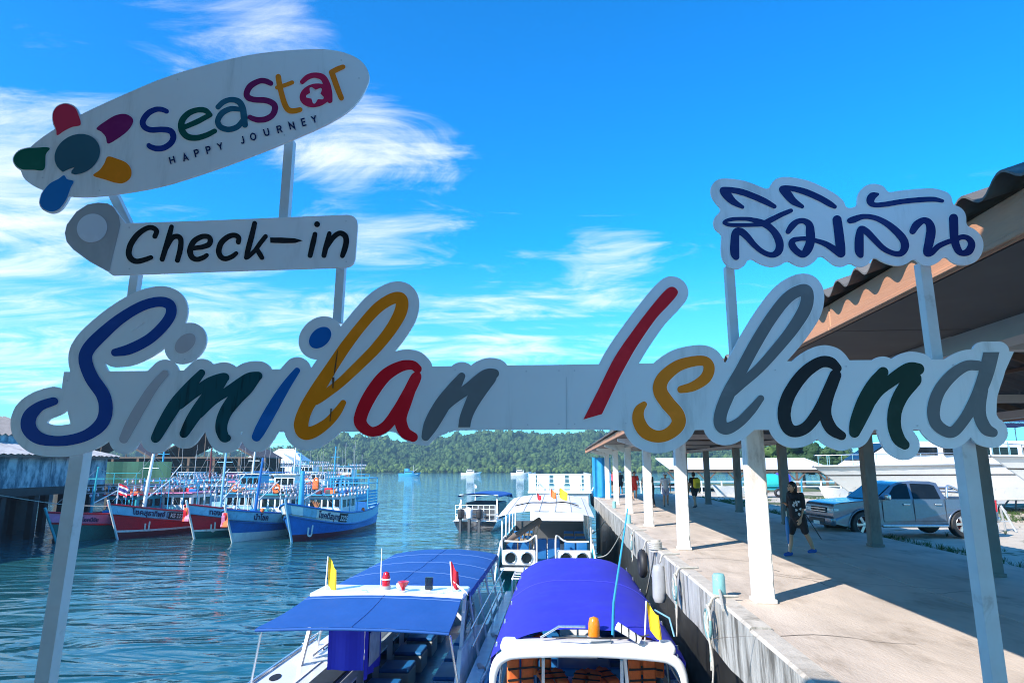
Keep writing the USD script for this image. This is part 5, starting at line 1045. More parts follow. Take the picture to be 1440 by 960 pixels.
obj('engine', rbox((-.5, 11.3, 1.2), (.5, .7, .8), .15), M['white'], tL, 60); obj('engine', rbox((.5, 11.3, 1.2), (.5, .7, .8), .15), M['white'], tL, 60)
# screens hanging under the awning: cloth with a clear window
cu = obj('side_curtain', MB().grid([[(-.12 + .04 * math.sin(i * 1.3), 1.15 + 1.3 * i / 14, 1.62 + z * (1.05 + .05 * i / 14)) for z in (0, .25, .5, .75, 1)] for i in range(15)]), M['canvas_violet'], tL)
obj('curtain_top', MB().grid([[(-.85 + .72 * q_, 1.15 + 1.3 * i / 8, 2.62 + .12 * math.sin(q_ * 3.1) + .04 * math.sin(i * 2.0)) for q_ in np.linspace(0, 1, 7)] for i in range(9)]), M['canvas_violet'], cu)
obj('clear_window', MB().box((-.085, 1.75, 2.12), (.012, .74, .62)), mat('clear_vinyl', (.42, .46, .52), .15, vary=.25, scale=3), cu)
obj('curtain_front', MB().grid([[(-.85 + .72 * q_, 1.14 + .03 * math.sin(q_ * 9), 1.8 + z * .82) for z in (0, .5, 1)] for q_ in np.linspace(0, 1, 11)]), M['canvas_violet'], cu)
# things on the white lip
pole_flag(tL, (-1.42, 2.45, 3.05), .70, M['yellow'], .24, .62, (.02, 0), .02, 'yellow_pennant')
beacon(tL, (-.12, 2.62, 3.05), M['redlens'], .085, .30); obj('beacon_ring', MB().torus((-.12, 2.62, 3.26), .09, .018, 'z', 14, 5), M['white'], tL)
obj('antenna', MB().tube([(-.26, 2.7, 3.05), (-.27, 2.72, 3.9)], [.016, .009], 6), M['white'], tL)
obj('horn', MB().lathe([(.03, 0), (.05, .08), (.12, .18), (.125, .2), (0, .17)], 14, (.33, 2.35, 3.06)), M['redlens'], tL, 40); obj('horn_base', MB().ball((.20, 2.50, 3.15), .07, 1), M['white'], tL, True)
obj('small_lamp', MB().tm(rbox((.86, 2.52, 3.20), (.17, .10, .26), .02)), M['glass_dark'], tL, 50); obj('lamp_foot', MB().box((.86, 2.52, 3.06), (.08, .08, .06)), M['grey'], tL)
pole_flag(tL, (1.38, 2.45, 3.05), .62, M['flag_red'], .20, .46, (-.05, 0), .03, 'red_flag', 1.0); obj('white_cloth', MB().grid([[(1.40 + .30 * a + .04 * b, 2.40 + .03 * b, 3.28 - .22 * a - .09 * b) for b in (0, 1)] for a in np.linspace(0, 1, 7)]), M['flag_white'], tL)
for k in range(3): obj('cleat', MB().tube([(-.55 + k * .82, 2.28, 3.07), (-.42 + k * .82, 2.22, 3.08)], .018, 6), M['chrome'], tL)

# ---- boat behind: white ribbed roof, teal wings, open stern
W0 = np.array([1.55, 30.6, 0]); tW = thing('speedboat', 'speedboat with a white ribbed roof, teal side wings and an open seating deck', 'speedboat', W0, -AX)
speed_hull(tW, 2.15, -.6, 12.5, 1.45, M['hull_teal'], bow=0)
GW = np.array(canopy(2.12, -.9, 9.6, 3.50, .26, droop0=.0, droop1=.1, e=2.4, bays=7)); GW[:, :, 2] += .36 * ((GW[:, :, 1] + .9) / 10.5) ** .8
canvas(tW, 'white_roof', GW, mat('white_canvas_roof', (.72, .73, .74), .7, vary=.05, scale=3, dirt=(.55, .56, .57), dscale=3, dlo=.5, dhi=.8), (), .12)

for k in range(3, 30, 5): obj('roof_rib', MB().tube([np.array(GW[j][k]) + (0, 0, .012) for j in range(0, 43)], .014, 5), M['grey'], tW)
for sd in (-1, 1):
    obj('side_wing', MB().hexa([(sd * 2.16, -.9, .7), (sd * 2.24, -.9, .7), (sd * 2.24, 11, .7), (sd * 2.16, 11, .7), (sd * 2.00, -.1, 2.35), (sd * 2.08, -.1, 2.35), (sd * 2.08, 11, 2.35), (sd * 2.00, 11, 2.35)]), M['hull_teal'], tW)
    obj('wing_edge', MB().tube([(sd * 2.24, -.95, .7), (sd * 2.2, -.75, 1.35), (sd * 2.05, -.12, 2.38), (sd * 2.05, 3, 2.38)], .045, 6), M['white'], tW, True)
    for k in range(5): obj('roof_post', MB().tube([(sd * 2.0, -.2 + 2.2 * k, 1.5), (sd * 1.98, -.2 + 2.2 * k, 3.42)], .04, 7), M['white'], tW, True)
    tb_ = obj('stern_box', rbox((sd * 1.22, -.2, 1.72), (1.5, .5, .62), .06), M['white'], tW, 50)
    for q_ in (-.36, .36):
        obj('round_vent', MB().lathe([(0, 0), (.20, 0), (.235, .02), (.24, .05)], 20, (0, 0, 0)).mesh().apply_transform(np.array([[1, 0, 0, sd * 1.22 + q_], [0, 0, -1, -.455], [0, 1, 0, 1.72], [0, 0, 0, 1.0]])), M['boat_window'], tb_, True)
        obj('vent_rim', MB().torus((sd * 1.22 + q_, -.46, 1.72), .25, .035, 'y', 20, 6), M['chrome'], tb_, True)
    obj('stern_rail', MB().tube(spline([(sd * .42, -.5, 1.5), (sd * .42, -.5, 2.5), (sd * .5, -.2, 2.65), (sd * .9, -.1, 2.4), (sd * 1.9, -.1, 2.4)], 4), .04, 7), M['white'], tW, True)
obj('floor', MB().box((0, 5.6, 1.25), (4.1, 12.4, .1)), M['white_dirty'], tW)
for k in range(5):
    for x in (-1.6, -1.05, 1.05, 1.6): seat(tW, x, .7 + k * 1.25, 1.3, M['seat_blue'] if k % 2 == 0 else M['seat_tan'], .5, face=1)
for x in (-.3, .32): obj('blue_locker', rbox((x, 1.1, 1.85), (.58, .5, 1.1), .06), M['seat_blue'], tW, 50)
obj('dashboard', MB().box((0, 9.2, 1.9), (4.0, .4, 1.3)), M['dark_grey'], tW)
obj('roof_cable', MB().tube(spline([(-1.5, 1.5, 3.86), (-.8, 2.6, 3.94), (.2, 2.4, 3.95), (.9, 2.9, 3.95), (1.5, 1.6, 3.86)], 6), .03, 5), M['black'], tW)
pole_flag(tW, (.1, 3.2, 3.9), .7, M['orange'], .3, .4, (.06, 0), 0, 'orange_flag'); pole_flag(tW, (.5, 3.3, 3.9), .75, M['yellow'], .45, .5, (.1, 0), 0, 'yellow_flag'); pole_flag(tW, (-.5, 3.2, 3.9), .5, M['flag_red'], .25, .3, (-.04, 0), 0, 'red_flag')
# a brown rolled awning and boards leaning on the left of its deck
for k in range(4): obj('leaning_board', MB().bar((-1.3 + .14 * k, .2 + .15 * k, 1.35), (-1.0 + .22 * k, 1.2, 2.75 + .1 * k), .05, .22, up=(0, 1, 0)), mat('pale_wood', (.50, .34, .22), .7, vary=.2), tW)
obj('rolled_awning', MB().tube([(-1.85, .0, 2.35), (-.3, .9, 3.25)], [.12, .15], 10), mat('brown_roll', (.16, .12, .10), .8), tW, True)

# ---- double deck ferry at the far end of the pier: white upper railing
F0 = np.array([3.25, 44.5, 0]); tF = thing('ferry', 'white double deck ferry with an upper deck railing, beyond the white roofed boat', 'ferry', F0, -AX)
speed_hull(tF, 2.05, 0, 13, 1.6, M['white'], bow=0)
obj('cabin', MB().box((-.1, 6.0, 2.75), (3.9, 11.6, 2.4), ch=.06), M['white'], tF)
for k in range(8):
    for sd in (-1, 1): obj('window', MB().box((-.1 + sd * 1.96, 1.2 + k * 1.35, 3.0), (.03, .9, .8)), M['boat_window'], tF)
for x in (-1.3, 0, 1.2): obj('window', MB().box((x, .19, 3.1), (.95, .03, .7)), M['boat_window'], tF)
obj('upper_deck', MB().box((-.1, 6.0, 4.02), (4.2, 12.0, .14)), M['white'], tF)
for i in range(8): obj('rail_post', MB().box((-2.12 + 4.04 * i / 7, .10, 4.62), (.06, .06, 1.1)), M['white'], tF)
for z in (4.3, 4.62, 4.9): obj('rail_bar', MB().box((-.1, .10, z), (4.1, .04, .04)), M['white'], tF)
obj('top_rail', MB().box((-.1, .10, 5.17), (4.16, .09, .08)), M['white'], tF)
for sd in (-1, 1):
    obj('top_rail', MB().box((-.1 + sd * 2.04, 6, 5.17), (.08, 11.8, .08)), M['white'], tF)
    for k in range(8): obj('rail_post', MB().box((-.1 + sd * 2.04, .4 + k * 1.6, 4.62), (.05, .05, 1.1)), M['white'], tF)
for k in range(3):
    for r_ in range(3): seat(tF, -1.2 + k * 1.1, 2.5 + 1.5 * r_, 4.1, M['white'], .8, face=1)
obj('side_frame', MB().bar((2.05, .1, 4.1), (2.9, 1.0, 5.7), .07, .07), M['white'], tF)
# ---- dark little boat, its stern with outboards and railing
D0 = np.array([-3.3, 60.0, 0]); tD = thing('speedboat', 'small speedboat with dark engines and a white stern railing, out left of the others', 'speedboat', D0, -math.radians(10))
speed_hull(tD, 1.95, 0, 9.5, .95, M['white'], bow=0); obj('deck', MB().box((0, 4.6, .95), (3.8, 9.2, .08)), M['white'], tD)
for x in (-1.25, -.45, .45): e_ = obj('outboard_engine', rbox((x, -.2, 1.55), (.5, .7, .85), .16), M['white'] if x == -.45 else M['black'], tD, 60); obj('engine_leg', MB().box((x, -.25, .6), (.2, .3, 1.2)), M['dark_grey'], e_)
for z in (1.5, 1.95, 2.3): obj('rail_bar', MB().box((0, .15, z), (3.7, .05, .05)), M['white'], tD)
for i in range(8): obj('rail_post', MB().box((-1.8 + i * .515, .15, 1.62), (.05, .05, 1.35)), M['white'], tD)
canvas(tD, 'blue_awning', canopy(1.9, 1.2, 8.6, 3.05, .22, bays=3), M['canvas_blue'], (), .12)
for sd in (-1, 1):
    obj('arch', MB().bar((sd * 1.85, .9, 1.0), (sd * 1.6, 1.9, 3.1), .16, .12), M['white'], tD); obj('roof_post', MB().bar((sd * 1.8, 7.5, 1.0), (sd * 1.7, 7.5, 3.05), .08, .08), M['white'], tD)
obj('arch_top', MB().box((0, 1.6, 3.12), (3.6, .5, .10), ch=.03), M['white'], tD)
obj('cabin_dark', MB().box((.1, 4.4, 1.7), (3.2, 4, 1.4), ch=.1), M['dark_grey'], tD)
for k in range(4): seat(tD, -1.2 + .8 * k, 1.6, 1.0, M['dark_grey'], .6, face=1)
obj('life_ring', MB().torus((-.6, .05, 1.75), .3, .08, 'y', 16, 7), M['white'], tD, True)
pole_flag(tD, (-.6, 2.2, 3.2), .9, M['flag_white'], .3, .3)
# ---- boats far out by the mangroves
def far_boat(px, py, label, kind):
    p = on_z(px, py, 0.0); k = p[1] / 330.0
    t = thing('distant_boat', label, 'boat', p, math.radians(90 if kind != 'fish' else 75))
    S = 9.5
    c = PT['cyan'] if kind == 'fish' else M['white']
    h = Hull(S * 1.5, 4.0, 2.3, 1.35, 1.6); t2 = t
    m = h.strip(lambda u: -.4, lambda u: h.sheer(u)).mesh(); m.vertices[:, 1] -= S * .75
    obj('hull', m, c, t, True); obj('deck', MB().box((0, .3, 1.15), (3.2, S * 1.2, .1)), M['white_dirty'], t)
    obj('cabin', MB().box((0, .8, 2.1), (2.6, S * .55, 1.8), ch=.1), c, t)
    for sd in (-1, 1): obj('window_band', MB().box((sd * 1.31, .8, 2.45), (.03, S * .48, .6)), M['boat_window'], t)
    if kind == 'fish':
        obj('wheelhouse', MB().box((0, 2.2, 3.7), (2.0, 2.6, 1.5), ch=.1), PT['cyan'], t); obj('mast', MB().bar((0, -2, 1.2), (0, -2, 6.5), .14, .14), PT['white'], t); obj('boom', MB().bar((0, -2, 2.5), (0, -5, 4.8), .1, .1), PT['white'], t)
    else:
        obj('flybridge', MB().box((0, 1.2, 3.2), (2.3, S * .32, .5), ch=.1), c, t); obj('awning', MB().box((0, 1.6, 4.5 if kind == 'yacht' else 4.2), (2.4, S * .34, .08)), M['white_dirty'], t)
        for y in (0, 3): obj('awning_post', MB().bar((0, y, 3.3), (0, y, 4.3), .08, .08), M['white'], t)
    return t
far_boat(577, 669, 'small blue fishing boat far out near the mangrove shore', 'fish'); far_boat(663, 667.5, 'low white motor boat far out, middle one of the distant boats', 'boat'); far_boat(733, 667.5, 'white motor yacht far out, rightmost of the distant boats', 'yacht')

for tt_, hf, za, ya, yb in ((tR, 1.60, 2.50, .6, 9.0), (tL, 1.69, 2.76, 3.4, 9.8)):
    for k in range(13):
        y = ya + (yb - ya) * k / 12
        for sd in (-1, 1): obj('lashing', MB().tube([(sd * hf, y, za + .04), (sd * (hf + .01), y + .07, za - .10), (sd * hf * .985, y + .14, za - .16)], .009, 5), M['flag_white'], tt_)

# ------------------------------------------------------------------ things on and beside the pier
M['teal_paint'] = mat('chipped_teal_paint', (.20, .45, .47), .6, vary=.15, scale=6, dirt=(.45, .43, .38), dscale=8, dlo=.56, dhi=.66)
def bollard(px, py, mt, label, h=.36, r=.10):
    p = on_z(px, py, DECK); t = thing('bollard', label, 'bollard', p, 0, None)
    obj('shaft', MB().lathe([(r * 1.05, 0), (r, .03), (r * .96, h * .86), (r * .80, h * .97), (0, h)], 14), mt, t, 40)
    return t, p
b1, p1 = bollard(1012, 839, M['teal_paint'], 'chipped teal mooring bollard beside the nearest white column')
b2, p2 = bollard(922, 775, M['coping'], 'grey white bollard with rope wound round it, on the pier edge', .28, .12)
for k in range(4): obj('rope_turn', MB().torus((0, 0, .07 + .045 * k), .135, .026, 'z', 16, 6), M['rope'], b2, True)
b3, p3 = bollard(884, 737, M['teal_paint'], 'small teal bollard on the pier edge, third from the viewer', .34, .09)
b4, p4 = bollard(864, 714, M['teal_paint'], 'small teal bollard farthest along the pier edge', .34, .09)
rnd = random.Random(12)
hang = [((1001, 845), 'teal', 'long frayed rope bundle hanging down the pier face, nearest the viewer'), ((949, 803), 'teal', 'teal net and rope bundle hanging on the pier face beside the violet roof'), ((925, 783), 'fender', 'grey rubber fender with a rope, hanging below the bollard with wound rope'), ((906, 763), 'fender2', 'dark tyre fender hanging on the pier face, farther one'), ((893, 748), 'teal', 'pale rope coil hanging on the pier face, farthest of the hanging ropes')]
for (px, py), kind, lb in hang:
    p = on_z(px, py, DECK); ts = TS(p); p = PW(2.24, ts[1], DECK)
    t = thing('rope_bundle' if kind == 'teal' else 'hanging_fender', lb, 'rope' if kind == 'teal' else 'fender', p, -PA)
    obj('hitch', MB().tube(spline([(.45, .05, .07), (.2, .02, .07), (.06, 0, .05), (.0, 0, -.12)], 5), .022, 6), M['rope'], t, True)
    if kind == 'teal':
        for k in range(5):
            L_ = rnd.uniform(.6, 1.25); a = rnd.uniform(-.07, .07); obj('strand', MB().tube(spline([(.0, a * .3, -.02), (-.03 - rnd.random() * .03, a, -.3 * L_), (-.01, a + rnd.uniform(-.06, .06), -.7 * L_), (-.02, a + rnd.uniform(-.08, .08), -L_)], 5), .018, 5), M['rope_teal'] if k == 1 else M['rope'], t, True)
        for k in range(3): obj('coil', MB().torus((-.03, .01 * k, -.22 - .05 * k), .16 + .02 * k, .022, 'x', 16, 6), M['rope_teal'] if k == 2 else M['rope'], t, True)
    elif kind == 'fender':
        obj('body', MB().lathe([(.0, -.98), (.11, -.95), (.15, -.85), (.15, -.3), (.11, -.18), (0, -.14)], 14, (-.04, 0, 0)), M['grey'], t, 40)
    else:
        obj('tyre', MB().torus((-.06, 0, -.52), .27, .10, 'x', 18, 8), M['black'], t, True); obj('line', MB().tube([(0, 0, -.1), (-.06, 0, -.25)], .016, 5), M['rope'], t)
# mooring lines
for a, b, sag, lb in ((p2 + (0, 0, .18), R0 + rotz_m(-AX) @ np.array([1.9, 9.5, 1.55]), .25, 'pale mooring line from the wound bollard down to the violet roofed boat'), (p3 + (0, 0, .2), W0 + rotz_m(-AX) @ np.array([2.1, 1.0, 1.6]), .5, 'mooring line sagging between the third bollard and the white roofed boat'), (p1 + (0, 0, .12), PW(2.25, TS(p1)[1] - 1.2, 3.75), -.02, 'short grey rope tied to the chipped teal bollard'), (p4 + (0, 0, .2), W0 + rotz_m(-AX) @ np.array([2.1, 9.5, 1.7]), .4, 'mooring line from the farthest bollard to the white roofed boat')):
    tag(obj('mooring_rope', MB().tube(spline([a, (a + b) / 2 - (0, 0, sag), b], 8), .022, 6), M['rope']), lb, 'rope')
dk = thing('quay_wall', 'added black sheet painting the deep shade under the pier edge', 'wall', (0, 0, 0), -PA)  # added sheet, coloured black for the shade under the pier, not a wall
obj('wall_face', MB().box((2.78, 19.2, -.85), (.16, 62.4, 7.4)), mat('black_shade_paint', (.016, .016, .015), .5, vary=.4, scale=2), dk)
# blue tarpaulin at the far corner of the walkway
tp = MB().grid([[PW(2.35 + .10 * math.sin(a * 9), 43.6 + 2.8 * a, 3.75 + 2.55 * z + .04 * math.sin(a * 14)) for z in np.linspace(0, 1, 5)] for a in np.linspace(0, 1, 16)]).grid([[PW(2.35 + 1.0 * a, 43.55 + .08 * math.sin(a * 11), 3.75 + 2.5 * z) for z in np.linspace(0, 1, 5)] for a in np.linspace(0, 1, 12)])
tag(obj('tarpaulin', tp, mat('bright_blue_tarp', (.01, .24, .52), .55, vary=.15, scale=2), None, True), 'bright blue tarpaulin hung at the far corner of the walkway', 'tarpaulin')

# ------------------------------------------------------------------ pick-up truck
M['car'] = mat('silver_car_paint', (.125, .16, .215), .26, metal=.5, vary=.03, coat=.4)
M['trim_black'] = mat('black_trim', (.02, .02, .022), .5)
M['rim'] = mat('alloy_rim', (.62, .62, .62), .25, metal=.8)
rw = on_z(1356, 756, 3.5)
fw = min((rw + np.array([-math.cos(.05), -math.sin(.05), 0]) * l_ for l_ in np.linspace(2.2, 4.2, 81)), key=lambda p_: abs(720 + FPX * p_[0] / (p_[1] * math.cos(PITCH) - 1.9 * math.sin(PITCH)) - 1215)); ax_ = unit((rw - fw) * (1, 1, 0)); WB = float(np.linalg.norm((rw - fw)[:2])); sc = WB / 3.05
ctr = fw + np.array([-ax_[1], ax_[0], 0]) * .80 * sc
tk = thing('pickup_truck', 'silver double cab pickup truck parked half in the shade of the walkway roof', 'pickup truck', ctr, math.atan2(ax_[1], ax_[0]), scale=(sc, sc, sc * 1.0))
# local x: 0 = front axle, 3.05 = rear axle; y from -.82 (near side) to .82
def side(shape, hw, tum=0.0, zt=1.02):
    g = shape.segmentize(.12)
    def fn(v):
        y = (v[:, 2] - .5) * 2 * hw; k = 1 - tum * np.maximum(0, v[:, 1] - zt)
        bow = 1 - .02 * np.clip((np.abs(v[:, 0] - 1.4) - 1.6) / .8, 0, 1) ** 2 * 2
        return np.column_stack([v[:, 0], y * k * bow, v[:, 1]])
    return MB().poly(g, fn, 1.0)
arch = [Point(x, .37).buffer(.46, 20) for x in (0, 3.05)]
low = Polygon(spline([(-.88, .42), (-.92, .62), (-.90, .86), (-.82, 1.00), (-.4, 1.06), (.35, 1.11), (.72, 1.13)], 4).tolist() + [(4.10, 1.13), (4.16, 1.05), (4.17, .55), (4.10, .46), (3.5, .44), (.5, .36), (-.6, .36)]).difference(unary_union(arch))
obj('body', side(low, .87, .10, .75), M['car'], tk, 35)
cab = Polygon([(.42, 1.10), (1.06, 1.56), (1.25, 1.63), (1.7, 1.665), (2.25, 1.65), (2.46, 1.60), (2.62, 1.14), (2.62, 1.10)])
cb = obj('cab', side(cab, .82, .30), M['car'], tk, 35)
def pane(name, poly_, hw=.822, parent=tk, mt=None, th=.012):
    g = Polygon(poly_).buffer(-.02).buffer(.02, 4).segmentize(.1)
    for sd in (-1, 1): obj(name, MB().poly(g, lambda v: np.column_stack([v[:, 0], sd * ((hw + .004) * (1 - .30 * np.maximum(0, v[:, 1] - 1.02)) + v[:, 2]), v[:, 1]]), th), mt or M['glass_dark2'], parent)
M['glass_dark2'] = mat('car_window', (.008, .011, .014), .08, vary=.2, spec=.3)
pane('side_window', [(.78, 1.14), (1.10, 1.50), (1.26, 1.575), (1.52, 1.59), (1.52, 1.14)]); pane('side_window', [(1.62, 1.14), (1.62, 1.59), (2.2, 1.57), (2.36, 1.53), (2.46, 1.14)])
wsh = MB().hexa([(.44, -.76, 1.125), (.44, .76, 1.125), (.45, .76, 1.125), (.45, -.76, 1.125), (1.03, -.66, 1.55), (1.03, .66, 1.55), (1.045, .66, 1.55), (1.045, -.66, 1.55)]); wv = wsh.mesh(); obj('windscreen', MB().add(wv.vertices + (-.012, 0, .012), wv.faces), mat('windscreen_glass', (.02, .05, .09), .05, coat=.6), tk)
for x in (.60, 1.57, 2.54): obj('door_gap', MB().box((x, -.868, .80), (.012, .012, .66)), M['trim_black'], tk)
obj('door_gap', MB().box((1.57, -.871, .485), (1.95, .010, .012)), M['trim_black'], tk)
for x in (1.34, 2.32): obj('door_handle', MB().tm(rbox((x, -.885, .98), (.20, .03, .045), .012)), M['rim'], tk, 50)
for sd in (-1, 1):
    obj('mirror', rbox((.72, sd * .97, 1.20), (.13, .20, .17), .045), M['rim'], tk, 50); obj('mirror_arm', MB().bar((.76, sd * .80, 1.14), (.74, sd * .92, 1.17), .05, .05), M['trim_black'], tk)
    obj('side_step', MB().tube([(.55, sd * .86, .36), (2.55, sd * .86, .36)], .045, 8), M['rim'], tk, True)
    obj('headlight', rbox((-.81, sd * .66, .80), (.24, .36, .21), .06), mat('headlamp', (.60, .64, .68), .08, coat=.8, vary=.15, scale=12), tk, 50)
    obj('fog_lamp', rbox((-.915, sd * .60, .53), (.06, .22, .10), .02), M['trim_black'], tk, 50)
    obj('tail_light', rbox((4.13, sd * .80, .92), (.10, .10, .36), .03), M['redlens'], tk, 50)
    for x in (0, 3.05):
        obj('arch_lip', MB().tube([(x + .475 * math.cos(a), sd * .868, .37 + .475 * math.sin(a)) for a in np.linspace(-.1, math.pi + .1, 16)], .028, 6), M['car'], tk, True)
        w_ = obj('wheel', MB().lathe([(.0, -.12), (.24, -.12), (.33, -.115), (.365, -.07), (.37, 0), (.365, .07), (.33, .115), (.24, .12), (.24, .05)], 24).mesh().apply_transform(np.array([[1.09, 0, 0, x], [0, 0, sd * 1.09, sd * .76], [0, 1.09, 0, .40], [0, 0, 0, 1.0]])), M['black'], tk, 40)
        rm = MB().lathe([(.245, .10), (.225, .118), (.21, .06), (.21, .03)], 24); 
        for k in range(6):
            a = k * math.pi / 3; u, v_ = np.array([math.cos(a), math.sin(a)]), np.array([-math.sin(a), math.cos(a)])
            p, q_ = u * .03, u * .225; rm.hexa([(*(p - v_ * .035), .07), (*(p + v_ * .035), .07), (*(q_ + v_ * .045), .085), (*(q_ - v_ * .045), .085), (*(p - v_ * .03), .105), (*(p + v_ * .03), .105), (*(q_ + v_ * .035), .112), (*(q_ - v_ * .035), .112)])
        rm.lathe([(0, .115), (.06, .112), (.07, .09)], 12); 
        T4 = np.array([[1.09, 0, 0, x], [0, 0, sd * 1.09, sd * .76], [0, 1.09, 0, .40], [0, 0, 0, 1.0]])
        obj('rim', rm.mesh().apply_transform(T4), M['rim'], w_, 40); obj('brake_disc', MB().lathe([(0, .03), (.2, .03), (.2, .02)], 20).mesh().apply_transform(T4), mat('red_brown_brake', (.22, .05, .04), .6), w_)
obj('grille', rbox((-.91, 0, .80), (.06, .92, .17), .03), M['trim_black'], tk, 50)
for z in (.76, .84): obj('grille_bar', MB().box((-.945, 0, z), (.02, .9, .022)), M['rim'], tk)
obj('bumper', rbox((-.90, 0, .50), (.20, 1.70, .26), .07), M['car'], tk, 50); obj('air_intake', MB().box((-1.005, 0, .50), (.015, .92, .13)), M['trim_black'], tk); obj('number_plate', MB().box((-1.01, 0, .42), (.012, .36, .10)), M['white_dirty'], tk)
obj('rear_bumper', rbox((4.22, 0, .52), (.14, 1.6, .18), .05), M['rim'], tk, 50)
obj('bed_liner', MB().box((3.37, 0, 1.134), (1.42, 1.46, .02)), M['trim_black'], tk)
for sd in (-1, 1): obj('roll_bar', MB().tube(spline([(2.75, sd * .68, 1.14), (2.80, sd * .64, 1.42), (2.95, sd * .60, 1.50), (3.6, sd * .66, 1.16)], 5), .035, 7), M['rim'], tk, True)
for x, z in ((2.83, 1.46), (3.05, 1.42), (3.25, 1.32)): obj('roll_bar', MB().tube([(x, -.62, z), (x, .62, z)], .03, 7), M['rim'], tk, True)
obj('chassis', MB().box((1.55, 0, .40), (4.6, 1.1, .16)), M['trim_black'], tk)

# ------------------------------------------------------------------ boats laid up on the hard standing
def laid_up(name, label, bow_xy, ang, L, B, zk, o):
    t = thing(name, label, 'motor yacht', (bow_xy[0], bow_xy[1], zk), math.radians(-90 + ang))
    h = Hull(L, B, o['zb'], o['zm'], o['zs'], rake=2.2, bow=2.6, keel=.35); sh = h.sheer
    obj('hull', h.strip(lambda u: .25, lambda u: sh(u), rows=4), M['white'], t, True)
    obj('bottom', h.strip(lambda u: -.35, lambda u: .25, rows=2), mat('dark_antifouling', (.03, .03, .035), .6, vary=.3) if o.get('dark') else M['white_dirty'], t, True)
    obj('stripe', h.strip(lambda u: sh(u) * .62, lambda u: sh(u) * .62 + .05, rows=1, out=.012), M['trim_black'], t)
    obj('rub_rail', MB().tube([h.pos(u, sh(u), -1, .02) for u in np.linspace(0, 1, 20)], .06, 6), M['grey'], t, True); obj('rub_rail', MB().tube([h.pos(u, sh(u), 1, .02) for u in np.linspace(0, 1, 20)], .06, 6), M['grey'], t, True)
    obj('deck', MB().grid([[(h.pos(u, sh(u), sd)[0] * .98, u * L, sh(u) - .05) for sd in (-1, 0, 1)] for u in np.linspace(.01, 1, 20)]), M['white'], t)
    c0, c1, ch_ = o['cabin']; hw = B * .37
    obj('cabin', MB().hexa([(-hw * .55, c0, sh(c0 / L) - .06), (hw * .55, c0, sh(c0 / L) - .06), (hw, c1, sh(c1 / L) - .06), (-hw, c1, sh(c1 / L) - .06), (-hw * .55, c0 + 2.2, sh(.4) + ch_), (hw * .55, c0 + 2.2, sh(.4) + ch_), (hw * .86, c1, sh(.5) + ch_), (-hw * .86, c1, sh(.5) + ch_)]), M['white'], t)
    obj('windscreen', MB().hexa([(-hw * .50, c0 + .5, sh(.3) + ch_ * .24), (hw * .50, c0 + .5, sh(.3) + ch_ * .24), (hw * .5, c0 + .52, sh(.3) + ch_ * .22), (-hw * .5, c0 + .52, sh(.3) + ch_ * .22), (-hw * .5, c0 + 1.9, sh(.4) + ch_ * .86 + .1), (hw * .5, c0 + 1.9, sh(.4) + ch_ * .86 + .1), (hw * .5, c0 + 1.95, sh(.4) + ch_ * .84 + .1), (-hw * .5, c0 + 1.95, sh(.4) + ch_ * .84 + .1)]), M['boat_window'], t)
    for sd in (-1, 1):
        n_ = 4
        for k in range(n_):
            y = c0 + 2.4 + (c1 - c0 - 2.8) * (k + .5) / n_; ww = (c1 - c0 - 2.8) / n_ * .86; f = (y - c0) / (c1 - c0); xx = hw * (.55 + .40 * f)
            obj('side_window', MB().box((sd * (xx - .02), y, sh(.45) + ch_ * .58), (.10, ww, ch_ * .34)), M['boat_window'], t)
    for k in range(7):
        u = .03 + .06 * k
        for sd in (-1, 1):
            p = h.pos(u, sh(u), sd, -.08); obj('rail_post', MB().tube([p, p + (0, 0, .55)], .018, 5), M['chrome'], t)
    for sd in (-1, 1): obj('bow_rail', MB().tube([h.pos(u, sh(u), sd, -.08) + (0, 0, .55) for u in np.linspace(.005, .39, 9)], .022, 6), M['chrome'], t, True)
    if o.get('awn'):
        a0, a1, az = o['awn']; obj('awning', MB().grid([[(x, y, az + .12 * math.cos(x * .7)) for x in np.linspace(-B * .45, B * .45, 7)] for y in (a0, (a0 + a1) / 2, a1)]), M['canvas_blue'], t)
        for y in (a0 + .2, a1 - .2):
            for sd in (-1, 1): obj('awning_post', MB().tube([(sd * B * .42, y, sh(y / L)), (sd * B * .42, y, az)], .03, 6), M['white'], t)
    for u in (.25, .5, .75):
        for sd in (-1, 1):
            y = u * L; s1 = obj('prop_stand', MB().bar((sd * B * .32, y, .05), (sd * B * .46, y + .35, 3.5 - zk + .02), .07, .07), M['grey'], t); obj('stand_leg', MB().bar((sd * B * .32, y, .05), (sd * B * .46, y - .35, 3.5 - zk + .02), .07, .07), M['grey'], s1)
        obj('keel_block', MB().box((0, u * L, (3.5 - zk - .35) / 2), (.5, .6, abs(-.35 - 3.5 + zk) - .004)), M['timber'], t)
    return t, h
y1, _ = laid_up('motor_yacht', 'long white motor yacht propped up on land behind the pickup truck', (15.4, 34.0), 4, 16.0, 4.4, 4.45, dict(zb=1.25, zm=1.35, zs=1.7, cabin=(1.6, 12.5, 1.15), awn=(6, 13, 3.35)))
y2, _ = laid_up('motor_yacht', 'white motor yacht with dark bottom standing on trestles at the right edge', (18.6, 25.8), 2, 13.0, 4.2, 4.75, dict(zb=1.35, zm=1.25, zs=1.3, cabin=(2.4, 10.5, 1.1), awn=(1.2, 9, 2.75), dark=True))
for k in range(3): vest((21.6 + .5 * k, 25.6, 6.35), .3 * k, False, ['orange life vest hanging on the right edge yacht, leftmost of three', 'orange life vest hanging on the right edge yacht, the middle one', 'orange life vest hanging on the right edge yacht, rightmost of three'][k])
